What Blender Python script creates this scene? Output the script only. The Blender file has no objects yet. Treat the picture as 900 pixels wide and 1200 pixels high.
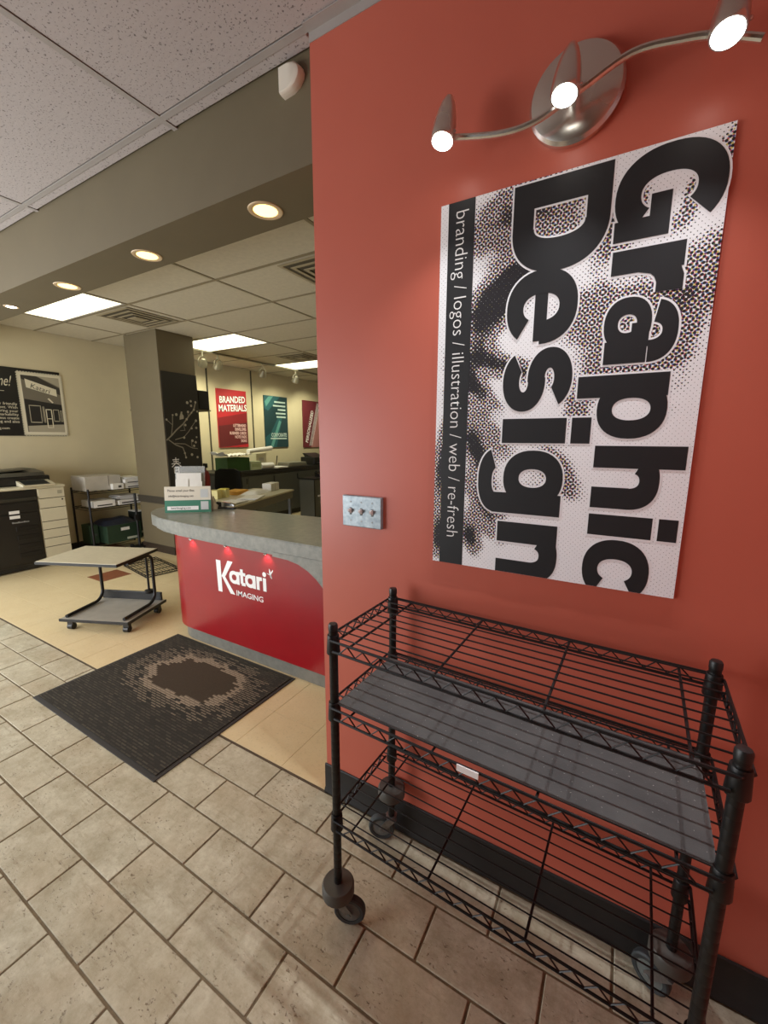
import bpy, bmesh, math, random
from mathutils import Matrix, Vector
random.seed(7)
R = math.radians
PI = math.pi
SC = bpy.context.scene
COL = SC.collection

# ------------------------------------------------------------------ camera
cam_d = bpy.data.cameras.new('camera')
cam_d.sensor_fit = 'HORIZONTAL'
cam_d.sensor_width = 36.0
cam_d.lens = 482.41 / 900 * 36.0
cam_d.clip_start = 0.02
cam = bpy.data.objects.new('camera', cam_d)
COL.objects.link(cam)
YAW, PITCH, ROLL = 0.5224, 0.1779, -0.0031
fw = Vector((-math.sin(YAW) * math.cos(PITCH), math.cos(YAW) * math.cos(PITCH), -math.sin(PITCH)))
r0 = Vector((math.cos(YAW), math.sin(YAW), 0))
d0 = fw.cross(r0)
rt = r0 * math.cos(ROLL) + d0 * math.sin(ROLL)
dn = -r0 * math.sin(ROLL) + d0 * math.cos(ROLL)
cam.matrix_world = Matrix(((rt.x, -dn.x, -fw.x, 0.9783), (rt.y, -dn.y, -fw.y, -1.2181),
                           (rt.z, -dn.z, -fw.z, 1.5), (0, 0, 0, 1)))
SC.camera = cam

# ------------------------------------------------------------------ world, big lights, exposure
w = bpy.data.worlds.new('daylight')
SC.world = w
w.use_nodes = True
w.node_tree.nodes['Background'].inputs[0].default_value = (0.75, 0.85, 1.0, 1)
w.node_tree.nodes['Background'].inputs[1].default_value = 1.0
SC.view_settings.view_transform = 'Standard'
SC.view_settings.look = 'None'
SC.view_settings.gamma = 1.0
SC.view_settings.use_curve_mapping = False
SC.view_settings.exposure = 0.38


def area_light(name, loc, direction, sx, sy, power, color, spread=PI):
    l = bpy.data.lights.new(name, 'AREA')
    l.shape = 'RECTANGLE'
    l.size = sx
    l.size_y = sy
    l.energy = power
    l.color = color
    l.spread = spread
    o = bpy.data.objects.new(name, l)
    COL.objects.link(o)
    o.location = loc
    o.rotation_euler = Vector(direction).to_track_quat('-Z', 'Y').to_euler()
    return o


def spot_light(name, loc, direction, power, color, angle, blend=0.6, size=0.02, parent=None):
    l = bpy.data.lights.new(name, 'SPOT')
    l.energy = power
    l.color = color
    l.spot_size = angle
    l.spot_blend = blend
    l.shadow_soft_size = size
    o = bpy.data.objects.new(name, l)
    COL.objects.link(o)
    o.location = loc
    o.rotation_euler = Vector(direction).to_track_quat('-Z', 'Y').to_euler()
    if parent:
        o.parent = parent
    return o


XL_ = -5.30
# daylight entering through the storefront glass behind the camera
area_light('storefront_daylight', (-3.25, -2.72, 1.12), (0, 1, 0), 3.1, 1.55, 95, (0.98, 0.99, 1.0))
area_light('side_window_daylight', (XL_ + .08, -1.55, 1.45), (1, 0, 0), 2.2, 1.9, 40, (0.98, 0.99, 1.0))


# ------------------------------------------------------------------ materials
def lin(c):
    return tuple(((v / 255) / 12.92 if v / 255 <= 0.04045 else ((v / 255 + 0.055) / 1.055) ** 2.4) for v in c) + (1.0,)


MATS = {}


class NT:
    """short-hand for building a node tree"""
    def __init__(s, m):
        s.t = m.node_tree
        s.b = s.t.nodes['Principled BSDF']

    def n(s, kind, **kw):
        x = s.t.nodes.new(kind)
        for k, v in kw.items():
            setattr(x, k, v)
        return x

    def l(s, a, b):
        s.t.links.new(a, b)

    def math(s, op, a, b=None, c=None):
        x = s.n('ShaderNodeMath', operation=op)
        for i, v in enumerate((a, b, c)):
            if v is None:
                continue
            if isinstance(v, (int, float)):
                x.inputs[i].default_value = v
            else:
                s.l(v, x.inputs[i])
        return x.outputs[0]

    def mix(s, f, a, b, blend='MIX'):
        x = s.n('ShaderNodeMix', data_type='RGBA', blend_type=blend)
        for i, v in ((0, f), (6, a), (7, b)):
            if isinstance(v, (int, float)):
                x.inputs[i].default_value = v
            elif isinstance(v, tuple):
                x.inputs[i].default_value = v
            else:
                s.l(v, x.inputs[i])
        return x.outputs[2]

    def ramp(s, f, a, b):
        x = s.n('ShaderNodeMapRange')
        x.inputs[1].default_value = a
        x.inputs[2].default_value = b
        s.l(f, x.inputs[0])
        return x.outputs[0]

    def coords(s, rand=False, scale=None, rot=None):
        tc = s.n('ShaderNodeTexCoord')
        v = tc.outputs['Object']
        if rand:
            oi = s.n('ShaderNodeObjectInfo')
            m = s.n('ShaderNodeVectorMath', operation='SCALE')
            m.inputs[0].default_value = (37.0, 61.0, 17.0)
            s.l(oi.outputs['Random'], m.inputs['Scale'])
            a = s.n('ShaderNodeVectorMath', operation='ADD')
            s.l(v, a.inputs[0])
            s.l(m.outputs[0], a.inputs[1])
            v = a.outputs[0]
        if scale or rot:
            mp = s.n('ShaderNodeMapping')
            if scale:
                mp.inputs['Scale'].default_value = scale
            if rot:
                mp.inputs['Rotation'].default_value = rot
            s.l(v, mp.inputs['Vector'])
            v = mp.outputs[0]
        return v

    def noise(s, v, scale, detail=3, rough=0.5):
        x = s.n('ShaderNodeTexNoise')
        x.inputs['Scale'].default_value = scale
        x.inputs['Detail'].default_value = detail
        x.inputs['Roughness'].default_value = rough
        s.l(v, x.inputs['Vector'])
        return x.outputs['Fac']

    def bump(s, h, strength, dist=0.002):
        x = s.n('ShaderNodeBump')
        x.inputs['Strength'].default_value = strength
        x.inputs['Distance'].default_value = dist
        s.l(h, x.inputs['Height'])
        s.l(x.outputs[0], s.b.inputs['Normal'])


def mat(name, c, rough=0.5, metal=0.0, var=0.0, vscale=8.0, c2=None, bump=0.0, bscale=200.0, emit=None, es=0.0,
        trans=0.0, coat=0.0, alpha=1.0, spec=None):
    if name in MATS:
        return MATS[name]
    m = bpy.data.materials.new(name)
    m.use_nodes = True
    t = NT(m)
    b = t.b
    b.inputs['Base Color'].default_value = lin(c)
    b.inputs['Roughness'].default_value = rough
    b.inputs['Metallic'].default_value = metal
    b.inputs['Transmission Weight'].default_value = trans
    b.inputs['Coat Weight'].default_value = coat
    b.inputs['Coat Roughness'].default_value = 0.15
    if spec is not None:
        b.inputs['Specular IOR Level'].default_value = spec
    if alpha < 1:
        b.inputs['Alpha'].default_value = alpha
    if emit:
        b.inputs['Emission Color'].default_value = lin(emit)
        b.inputs['Emission Strength'].default_value = es
    v = None
    if var > 0 or c2:
        v = t.coords(True)
        n = t.noise(v, vscale, 4, 0.6)
        cc = c2 or tuple(max(0, x * (1 - var)) for x in c)
        t.l(t.mix(t.ramp(n, 0.3, 0.7), lin(c), lin(cc)), b.inputs['Base Color'])
    if bump > 0:
        v = v or t.coords(True)
        t.bump(t.noise(v, bscale, 2), bump)
    MATS[name] = m
    return m


def m_stone():
    m = bpy.data.materials.new('stone_tile_glaze'); m.use_nodes = True
    t = NT(m)
    v = t.coords(True)
    oi = t.n('ShaderNodeObjectInfo')
    big = t.ramp(t.noise(v, 7, 6, 0.72), 0.36, 0.66)
    col = t.mix(big, lin((210, 205, 182)), lin((166, 157, 131)))
    col = t.mix(t.math('MULTIPLY', t.ramp(t.noise(v, 3.0, 2), 0.5, 0.7), 0.4), col, lin((178, 158, 127)))
    rnd = t.ramp(oi.outputs['Random'], 0.0, 1.0)
    col = t.mix(t.math('MULTIPLY', rnd, 0.3), col, lin((192, 180, 152)))
    mott = t.ramp(t.noise(v, 42, 5, 0.75), 0.42, 0.72)
    col = t.mix(t.math('MULTIPLY', mott, 0.42), col, lin((150, 136, 108)))
    # veins and pits that follow the tile grain
    vs = t.coords(True, scale=(10, 50, 10))
    streak = t.ramp(t.noise(vs, 1.0, 4, 0.7), 0.56, 0.74)
    col = t.mix(t.math('MULTIPLY', streak, 0.55), col, lin((138, 121, 94)))
    where = t.ramp(t.noise(v, 9, 2), 0.42, 0.6)
    pits = t.math('MULTIPLY', t.ramp(t.noise(t.coords(True, scale=(75, 120, 75)), 1.0, 3, 0.6), 0.60, 0.68), where)
    col = t.mix(t.math('MULTIPLY', pits, 0.75), col, lin((108, 90, 62)))
    t.l(col, t.b.inputs['Base Color'])
    t.b.inputs['Roughness'].default_value = 0.5
    h = t.math('SUBTRACT', t.math('MULTIPLY', t.noise(v, 30, 5, .7), 0.8), pits)
    t.bump(h, 0.5, 0.003)
    return m


def m_vinyl(name, a, b_):
    m = bpy.data.materials.new(name); m.use_nodes = True
    t = NT(m)
    v = t.coords(True)
    n = t.ramp(t.noise(v, 9, 6, 0.7), 0.35, 0.7)
    col = t.mix(n, lin(a), lin(b_))
    f = t.ramp(t.noise(v, 90, 3, 0.7), 0.55, 0.75)
    col = t.mix(t.math('MULTIPLY', f, 0.35), col, lin(tuple(x * 0.72 for x in b_)))
    t.l(col, t.b.inputs['Base Color'])
    t.b.inputs['Roughness'].default_value = 0.42
    return m


def m_red_wall():
    m = bpy.data.materials.new('coral_red_paint'); m.use_nodes = True
    t = NT(m)
    v = t.coords()
    n = t.ramp(t.noise(v, 2.2, 3, 0.5), 0.3, 0.7)
    col = t.mix(n, lin((198, 104, 84)), lin((193, 99, 80)))
    t.l(col, t.b.inputs['Base Color'])
    t.b.inputs['Roughness'].default_value = 0.40
    t.bump(t.noise(v, 260, 2, 0.5), 0.12, 0.0012)
    return m


def m_ceiling():
    m = bpy.data.materials.new('ceiling_tile_mineral'); m.use_nodes = True
    t = NT(m)
    v = t.coords(True)
    p = t.ramp(t.noise(v, 130, 2, 0.5), 0.62, 0.68)
    p2 = t.ramp(t.noise(v, 62, 3, 0.6), 0.66, 0.70)
    pp = t.math('MAXIMUM', p, p2)
    col = t.mix(t.math('MULTIPLY', pp, 0.75), lin((182, 174, 171)), lin((84, 76, 73)))
    t.l(col, t.b.inputs['Base Color'])
    t.b.inputs['Roughness'].default_value = 0.9
    t.bump(t.math('SUBTRACT', t.noise(v, 60, 3), pp), 0.4, 0.002)
    return m


def m_mat():
    """woven entrance mat: dark pile with a stepped pale ring and dashes"""
    m = bpy.data.materials.new('entrance_mat_pile'); m.use_nodes = True
    t = NT(m)
    tc = t.n('ShaderNodeTexCoord')
    sp = t.n('ShaderNodeSeparateXYZ')
    t.l(tc.outputs['Object'], sp.inputs[0])
    x, y = sp.outputs[0], sp.outputs[1]           # x along the counter, centred
    cx, cy = 0.046, 0.0145                         # one dash cell
    ry = t.math('FLOOR', t.math('DIVIDE', y, cy))
    off = t.math('MULTIPLY', t.math('MODULO', t.math('ABSOLUTE', ry), 2.0), cx / 2)
    rx = t.math('FLOOR', t.math('DIVIDE', t.math('ADD', x, off), cx))
    qx = t.math('MULTIPLY', rx, cx)
    qy = t.math('MULTIPLY', ry, cy)
    fx = t.math('FRACT', t.math('DIVIDE', t.math('ADD', x, off), cx))
    fy = t.math('FRACT', t.math('DIVIDE', y, cy))
    cell = t.n('ShaderNodeCombineXYZ')
    t.l(rx, cell.inputs[0]); t.l(ry, cell.inputs[1])
    wn = t.n('ShaderNodeTexWhiteNoise', noise_dimensions='2D')
    t.l(cell.outputs[0], wn.inputs['Vector'])
    rnd = wn.outputs['Value']
    dx = t.math('DIVIDE', t.math('SUBTRACT', qx, 0.03), 0.36)
    dy = t.math('DIVIDE', t.math('SUBTRACT', qy, 0.125), 0.195)
    wob = t.n('ShaderNodeCombineXYZ')
    t.l(qx, wob.inputs[0]); t.l(qy, wob.inputs[1])
    wv = t.math('MULTIPLY', t.math('SUBTRACT', t.noise(wob.outputs[0], 9, 1), 0.5), 0.55)
    pw_ = lambda q: t.math('POWER', t.math('ABSOLUTE', q), 2.6)
    r = t.math('ADD', t.math('POWER', t.math('ADD', pw_(dx), pw_(dy)), 1 / 2.6), wv)
    ring = t.math('MULTIPLY', t.math('GREATER_THAN', r, 0.82), t.math('LESS_THAN', r, 1.04))
    inside = t.math('LESS_THAN', r, 0.82)
    halo = t.math('MULTIPLY', t.math('GREATER_THAN', r, 1.04), t.math('LESS_THAN', r, 1.42))
    outer = t.math('GREATER_THAN', r, 1.42)
    dash = t.math('MULTIPLY', t.math('LESS_THAN', fy, 0.5), t.math('GREATER_THAN', fx, 0.12))
    f1 = t.math('MULTIPLY', ring, t.math('ADD', 0.45, t.math('MULTIPLY', dash, 0.5)))
    f2 = t.math('MULTIPLY', t.math('MULTIPLY', halo, dash), t.math('MULTIPLY', t.math('GREATER_THAN', rnd, 0.25), 0.5))
    f3 = t.math('MULTIPLY', t.math('MULTIPLY', outer, dash), t.math('MULTIPLY', rnd, 0.16))
    fac = t.math('ADD', t.math('ADD', f1, f2), f3)
    base = t.mix(inside, lin((62, 60, 55)), lin((80, 70, 58)))
    base = t.mix(t.math('MULTIPLY', t.noise(tc.outputs['Object'], 130, 3), 0.5), base, lin((42, 41, 38)))
    col = t.mix(fac, base, lin((158, 144, 124)))
    lint = t.ramp(t.noise(tc.outputs['Object'], 240, 2, 0.4), 0.76, 0.79)
    col = t.mix(t.math('MULTIPLY', lint, 0.5), col, lin((190, 184, 170)))
    t.l(col, t.b.inputs['Base Color'])
    t.b.inputs['Roughness'].default_value = 1.0
    t.b.inputs['Specular IOR Level'].default_value = 0.1
    t.bump(t.noise(tc.outputs['Object'], 300, 2), 0.5, 0.003)
    return m


def m_halftone():
    """coloured halftone print of sweeping pale and dark bands (x 0..0.653, z 0..1.042)"""
    m = bpy.data.materials.new('halftone_print'); m.use_nodes = True
    t = NT(m)
    tc = t.n('ShaderNodeTexCoord')
    sp = t.n('ShaderNodeSeparateXYZ')
    t.l(tc.outputs['Object'], sp.inputs[0])
    x, z = sp.outputs[0], sp.outputs[2]
    flat = t.n('ShaderNodeCombineXYZ')
    t.l(x, flat.inputs[0]); t.l(z, flat.inputs[1])
    f = flat.outputs[0]

    def gauss(px, pz, ang, sl, sw, amp):
        c, s = math.cos(R(ang)), math.sin(R(ang))
        ax = t.math('SUBTRACT', x, px); az = t.math('SUBTRACT', z, pz)
        u = t.math('ADD', t.math('MULTIPLY', ax, c / sl), t.math('MULTIPLY', az, s / sl))
        v = t.math('ADD', t.math('MULTIPLY', ax, -s / sw), t.math('MULTIPLY', az, c / sw))
        q = t.math('ADD', t.math('MULTIPLY', u, u), t.math('MULTIPLY', v, v))
        return t.math('MULTIPLY', t.math('POWER', 2.718, t.math('MULTIPLY', q, -1.0)), amp)
    blobs = [(0.16, 0.96, 25, .16, .085, .62), (0.30, 0.98, 0, .12, .07, .5), (0.20, 0.80, 38, .16, .06, 1.05),
             (0.46, 0.90, 60, .08, .05, .85), (0.14, 0.68, 65, .14, .06, .55), (0.42, 0.70, 15, .13, .10, .62),
             (0.60, 0.72, 60, .16, .075, .66), (0.62, 0.96, 60, .12, .03, .7), (0.22, 0.585, -20, .13, .035, .85),
             (0.12, 0.545, -40, .10, .03, .8), (0.16, 0.42, -48, .16, .045, .62), (0.13, 0.36, -60, .10, .03, .9),
             (0.40, 0.47, 75, .10, .05, .5), (0.02, 0.30, 85, .17, .03, .9), (0.16, 0.20, -62, .14, .045, .8),
             (0.36, 0.31, -50, .11, .04, .6), (0.12, 0.10, -70, .07, .035, .95), (0.02, 0.08, 85, .08, .03, .9),
             (0.30, 0.24, 20, .12, .06, .28), (0.60, 0.50, 80, .2, .06, .26), (0.50, 0.58, 0, .09, .04, .5)]
    tone = t.math('MULTIPLY', t.noise(f, 9, 3), 0.22)
    for bl in blobs:
        tone = t.math('ADD', tone, gauss(*bl))
    tone = t.math('SUBTRACT', t.math('MULTIPLY', tone, .86), 0.19)
    tone = t.math('ADD', tone, t.math('MULTIPLY', t.math('SUBTRACT', t.noise(f, 26, 2), 0.5), 0.30))
    tone = t.math('ADD', t.math('ADD', t.math('MULTIPLY', t.ramp(tone, .10, .34), .40), t.math('MULTIPLY', t.ramp(tone, .52, .72), .42)),
                  t.math('MULTIPLY', t.noise(f, 40, 2), .10))

    def dots(cell, ang, lo, hi, r_lo, r_hi):
        mp = t.n('ShaderNodeMapping')
        mp.inputs['Rotation'].default_value = (0, 0, R(ang))
        mp.inputs['Scale'].default_value = (1 / cell, 1 / cell, 1)
        t.l(f, mp.inputs['Vector'])
        fr = t.n('ShaderNodeVectorMath', operation='FRACTION')
        t.l(mp.outputs[0], fr.inputs[0])
        sb = t.n('ShaderNodeVectorMath', operation='SUBTRACT')
        t.l(fr.outputs[0], sb.inputs[0]); sb.inputs[1].default_value = (.5, .5, 0)
        s2 = t.n('ShaderNodeSeparateXYZ'); t.l(sb.outputs[0], s2.inputs[0])
        d = t.math('SQRT', t.math('ADD', t.math('MULTIPLY', s2.outputs[0], s2.outputs[0]),
                                  t.math('MULTIPLY', s2.outputs[1], s2.outputs[1])))
        mr = t.n('ShaderNodeMapRange')
        for i, vv in enumerate((lo, hi, r_lo, r_hi)):
            mr.inputs[i + 1].default_value = vv
        t.l(tone, mr.inputs[0])
        return t.math('LESS_THAN', d, mr.outputs[0])
    cell = 0.0086
    col = lin((244, 246, 248))
    col = t.mix(dots(cell, 0, .12, .5, 0.0, .34), col, lin((232, 214, 120)), 'MULTIPLY')
    col = t.mix(dots(cell, 15, .12, .5, 0.0, .34), col, lin((120, 160, 214)), 'MULTIPLY')
    col = t.mix(dots(cell, 75, .12, .5, 0.0, .34), col, lin((206, 110, 140)), 'MULTIPLY')
    col = t.mix(dots(cell, 45, .03, .95, .07, .72), col, lin((34, 32, 36)))
    t.l(col, t.b.inputs['Base Color'])
    t.b.inputs['Roughness'].default_value = 0.45
    return m


def m_brushed(name, c, rough):
    m = bpy.data.materials.new(name); m.use_nodes = True
    t = NT(m)
    v = t.coords(True, scale=(6, 14, 6))
    t.b.inputs['Base Color'].default_value = lin(c)
    t.b.inputs['Metallic'].default_value = 1.0
    t.l(t.math('ADD', rough - .03, t.math('MULTIPLY', t.noise(v, 1, 2), .06)), t.b.inputs['Roughness'])
    t.b.inputs['Anisotropic'].default_value = 0.3
    return m


def m_emit(name, c, s):
    m = bpy.data.materials.new(name); m.use_nodes = True
    t = NT(m)
    t.b.inputs['Base Color'].default_value = lin(c)
    t.b.inputs['Emission Color'].default_value = lin(c)
    t.b.inputs['Emission Strength'].default_value = s
    return m


STONE = m_stone()
VINYL = m_vinyl('cream_vinyl', (224, 205, 162), (219, 198, 153))
VINYL_BROWN = m_vinyl('brown_vinyl', (150, 92, 62), (132, 78, 52))
GROUT = mat('brown_grout', (140, 124, 98), 0.9, var=.2, vscale=40)
RED = m_red_wall()
CREAM = mat('cream_wall_paint', (208, 196, 162), 0.6, var=.03, vscale=3, bump=.08)
TAUPE = mat('taupe_paint', (108, 97, 73), 0.6, var=.04, vscale=4, bump=.06)
WHITE_PAINT = mat('white_paint', (225, 222, 215), 0.5, bump=.05)
CTILE = m_ceiling()
CTILE_B = mat('plain_ceiling_tile', (206, 196, 172), 0.9, var=.05, vscale=30, bump=.15, bscale=120)
GRIDM = mat('grid_white_steel', (168, 162, 157), 0.5, var=.03)
GRIDB = mat('grid_aged_steel', (146, 134, 106), 0.55, var=.05)
RUBBER = mat('black_rubber_base', (34, 32, 31), 0.55, var=.25, vscale=25, bump=.15, bscale=60)
BLACKMET = mat('black_epoxy_wire', (19, 18, 18), 0.42, spec=.4, bump=.05, bscale=150)
BLACKPL = mat('black_plastic', (26, 26, 26), 0.4, bump=.05)
GREYPL = mat('grey_plastic', (80, 78, 72), 0.5, var=.1)
DKGREY = mat('dark_grey_laminate', (70, 72, 70), 0.5, var=.06)
STEEL = m_brushed('brushed_nickel', (224, 220, 213), 0.27)
CHROME = mat('polished_steel', (205, 205, 205), 0.18, 1.0, bump=.02)
GALV = mat('galvanised_plate', (168, 178, 182), 0.42, .55, c2=(128, 140, 146), vscale=45)
ZINC = mat('zinc_caster_fork', (150, 150, 148), 0.4, .8, var=.2, vscale=60)
LINER = bpy.data.materials.new('charcoal_shelf_liner')
LINER.use_nodes = True
_t = NT(LINER)
_v = _t.coords()
_c = _t.mix(_t.ramp(_t.noise(_v, 9, 4), .35, .7), lin((84, 84, 83)), lin((68, 68, 68)))
_c = _t.mix(_t.math('MULTIPLY', _t.ramp(_t.noise(_v, 210, 2, .4), .73, .76), .6), _c, lin((190, 188, 182)))
_t.l(_c, _t.b.inputs['Base Color'])
_t.b.inputs['Roughness'].default_value = .85
_t.bump(_t.noise(_v, 320, 2), .3)
SLAB = mat('grey_stone_laminate', (146, 146, 138), 0.30, c2=(118, 121, 116), vscale=22, bump=.04)
REDGLOSS = mat('glossy_crimson_panel', (150, 15, 25), 0.32, coat=.2, var=.06, vscale=5)
WHITE = mat('white_vinyl_lettering', (242, 242, 240), 0.45)
OFFWHITE = mat('off_white_paper', (228, 222, 206), 0.7, var=.04)
PAPER = mat('white_paper', (236, 234, 228), 0.75, var=.03)
INK = mat('black_ink', (30, 31, 33), 0.5, bump=.03, bscale=400)
PRINTBLACK = mat('black_print', (24, 23, 22), 0.45)
CARD = mat('grey_white_carton', (196, 190, 178), 0.75, var=.06)
CREAMPL = mat('cream_plastic', (214, 206, 178), 0.45, var=.03)
COPIERBLK = mat('copier_black_plastic', (30, 28, 25), 0.38)
LAMINATE = mat('pale_beige_laminate', (204, 196, 170), 0.4, var=.05, vscale=30)
LAMGREY = mat('grey_beige_laminate', (172, 168, 156), 0.42, var=.08, vscale=12)
GREEN = mat('dark_green_carton', (38, 62, 42), 0.6, var=.1)
GREEN2 = mat('leaf_green_box', (52, 92, 40), 0.6, var=.15)
TEALG = mat('sea_green_print', (62, 128, 104), 0.45)
YELLOW = mat('manila_yellow', (226, 170, 70), 0.7, var=.05)
NOTE = mat('note_pad_cream', (226, 214, 150), 0.7)
CLEAR = mat('clear_acrylic', (235, 240, 240), 0.08, trans=.0, alpha=.28)
NAVY = mat('navy_plastic_bag', (28, 34, 52), 0.4, var=.3, vscale=20)
CRIMSON = mat('red_enamel', (128, 20, 24), 0.35, coat=.3)
GLASS = mat('window_glass', (235, 240, 240), 0.05, alpha=.15)
ALU = mat('aluminium_frame', (150, 156, 166), 0.4, .6, var=.08)
SCREEN = mat('dark_display', (30, 32, 33), 0.55)
BULB = m_emit('cool_white_bulb', (255, 250, 240), 9.0)
WARM = m_emit('warm_downlight_lens', (255, 206, 120), 3.2)
TUBE = m_emit('fluorescent_diffuser', (255, 250, 214), 2.0)
WOOD = mat('dark_wood_edge', (58, 46, 36), 0.45, var=.2, vscale=30)


# ------------------------------------------------------------------ mesh building
class MB:
    def __init__(s):
        s.v, s.f = [], []
        s.boxed = s.curved = False

    def add(s, verts, faces, M=None):
        o = len(s.v)
        for p in verts:
            p = Vector(p)
            s.v.append(tuple(M @ p) if M else tuple(p))
        s.f += [tuple(i + o for i in q) for q in faces]
        return s

    def box(s, x0, x1, y0, y1, z0, z1, M=None):
        v = [(x0, y0, z0), (x1, y0, z0), (x1, y1, z0), (x0, y1, z0), (x0, y0, z1), (x1, y0, z1), (x1, y1, z1), (x0, y1, z1)]
        return s.add(v, [(3, 2, 1, 0), (4, 5, 6, 7), (0, 1, 5, 4), (1, 2, 6, 5), (2, 3, 7, 6), (3, 0, 4, 7)], M)

    def bbox(s, x0, x1, y0, y1, z0, z1, b=0.004, M=None):
        """box with chamfered edges"""
        b = min(b, (x1 - x0) * .45, (y1 - y0) * .45, (z1 - z0) * .45)
        s.boxed = True
        bm = bmesh.new()
        bmesh.ops.create_cube(bm, size=1)
        for q in bm.verts:
            q.co = Vector(((x0 + x1) / 2 + q.co.x * (x1 - x0), (y0 + y1) / 2 + q.co.y * (y1 - y0), (z0 + z1) / 2 + q.co.z * (z1 - z0)))
        bmesh.ops.bevel(bm, geom=bm.edges[:], offset=b, segments=2, affect='EDGES', profile=.5)
        bm.verts.ensure_lookup_table()
        bm.verts.index_update()
        s.add([q.co.copy() for q in bm.verts], [tuple(q.index for q in f.verts) for f in bm.faces], M)
        bm.free()
        return s

    def lathe(s, prof, n=16, M=None, caps=True):
        """profile of (radius, z) turned about z"""
        s.curved = True
        v, f = [], []
        for r, z in prof:
            for i in range(n):
                a = 2 * PI * i / n
                v.append((r * math.cos(a), r * math.sin(a), z))
        for j in range(len(prof) - 1):
            for i in range(n):
                k = (i + 1) % n
                f.append((j * n + i, j * n + k, (j + 1) * n + k, (j + 1) * n + i))
        if caps:
            f.append(tuple(range(n - 1, -1, -1)))
            f.append(tuple((len(prof) - 1) * n + i for i in range(n)))
        return s.add(v, f, M)

    def cyl(s, p0, p1, r, n=10, r1=None):
        p0, p1 = Vector(p0), Vector(p1)
        d = p1 - p0
        M = Matrix.Translation(p0) @ d.to_track_quat('Z', 'Y').to_matrix().to_4x4()
        return s.lathe([(r, 0), (r if r1 is None else r1, d.length)], n, M)

    def tube(s, pts, r, n=8):
        s.curved = True
        pts = [Vector(p) for p in pts]
        v, f = [], []
        up = None
        for i, p in enumerate(pts):
            a = pts[max(i - 1, 0)]
            b = pts[min(i + 1, len(pts) - 1)]
            t = (b - a).normalized()
            if up is None:
                up = Vector((0, 0, 1)) if abs(t.z) < .9 else Vector((1, 0, 0))
            x = t.cross(up).normalized()
            y = x.cross(t).normalized()
            up = y
            rr = r[i] if isinstance(r, (list, tuple)) else r
            for k in range(n):
                q = 2 * PI * k / n
                v.append(p + x * rr * math.cos(q) + y * rr * math.sin(q))
        for i in range(len(pts) - 1):
            for k in range(n):
                k2 = (k + 1) % n
                f.append((i * n + k, i * n + k2, (i + 1) * n + k2, (i + 1) * n + k))
        f.append(tuple(range(n - 1, -1, -1)))
        f.append(tuple((len(pts) - 1) * n + k for k in range(n)))
        return s.add(v, f)

    def prism(s, poly, h0, h1, axis='z', M=None):
        """polygon extruded along an axis: 'z' uses (x,y), 'y' uses (x,z), 'x' uses (y,z)"""
        def P(a, b, h):
            return {'z': (a, b, h), 'y': (a, h, b), 'x': (h, a, b)}[axis]
        n = len(poly)
        v = [P(a, b, h0) for a, b in poly] + [P(a, b, h1) for a, b in poly]
        f = [tuple(range(n - 1, -1, -1)), tuple(range(n, 2 * n))]
        for i in range(n):
            j = (i + 1) % n
            f.append((i, j, n + j, n + i))
        return s.add(v, f, M)

    def sphere(s, c, r, n=10, m=6, sc=(1, 1, 1)):
        prof = [(max(1e-4, r * math.sin(PI * i / m)), -r * math.cos(PI * i / m)) for i in range(m + 1)]
        M = Matrix.Translation(Vector(c)) @ Matrix.Diagonal((sc[0], sc[1], sc[2], 1))
        return s.lathe(prof, n, M)

    def mesh(s, name, m):
        me = bpy.data.meshes.new(name)
        me.from_pydata(s.v, [], s.f)
        bm = bmesh.new()
        bm.from_mesh(me)
        bmesh.ops.recalc_face_normals(bm, faces=bm.faces[:])
        bm.to_mesh(me)
        bm.free()
        me.materials.append(m)
        me.polygons.foreach_set('use_smooth', [True] * len(me.polygons))
        me.set_sharp_from_angle(angle=R(14 if s.boxed and not s.curved else 32))
        return me

    def build(s, name, m, parent=None, loc=(0, 0, 0), rz=0):
        return obj(name, s.mesh(name, m), parent, loc, rz)


def obj(name, me, parent=None, loc=(0, 0, 0), rz=0):
    o = bpy.data.objects.new(name, me)
    COL.objects.link(o)
    if parent is not None:
        o.parent = parent
    o.location = loc
    o.rotation_euler = (0, 0, rz)
    return o


def tag(o, label=None, cat=None, group=None, kind=None):
    for k, v in (('label', label), ('category', cat), ('group', group), ('kind', kind)):
        if v:
            o[k] = v
    return o


def thing(name, label, cat, loc=(0, 0, 0), rz=0, group=None):
    return tag(obj(name, None, None, loc, rz), label, cat, group)


def struct(o):
    o['kind'] = 'structure'
    return o


def copy_tree(o, parent=None):
    c = o.copy()
    COL.objects.link(c)
    if parent is not None:
        c.parent = parent
    for ch in list(o.children):
        if ch.type in ('MESH', 'EMPTY', 'LIGHT'):
            copy_tree(ch, c)
    return c


def flat(polys, M, name, m, parent=None, loc=(0, 0, 0), rz=0):
    """flat print made of polygons in 2D, placed by matrix M (2D x,y -> local 3D)"""
    b = MB()
    for p in polys:
        b.add([(x, y, getattr(p, 'layer', 0) * .00004) for x, y in p], [tuple(range(len(p)))], M)
    me = bpy.data.meshes.new(name)
    me.from_pydata(b.v, [], b.f)
    me.materials.append(m)
    return obj(name, me, parent, loc, rz)


DG = None


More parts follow.
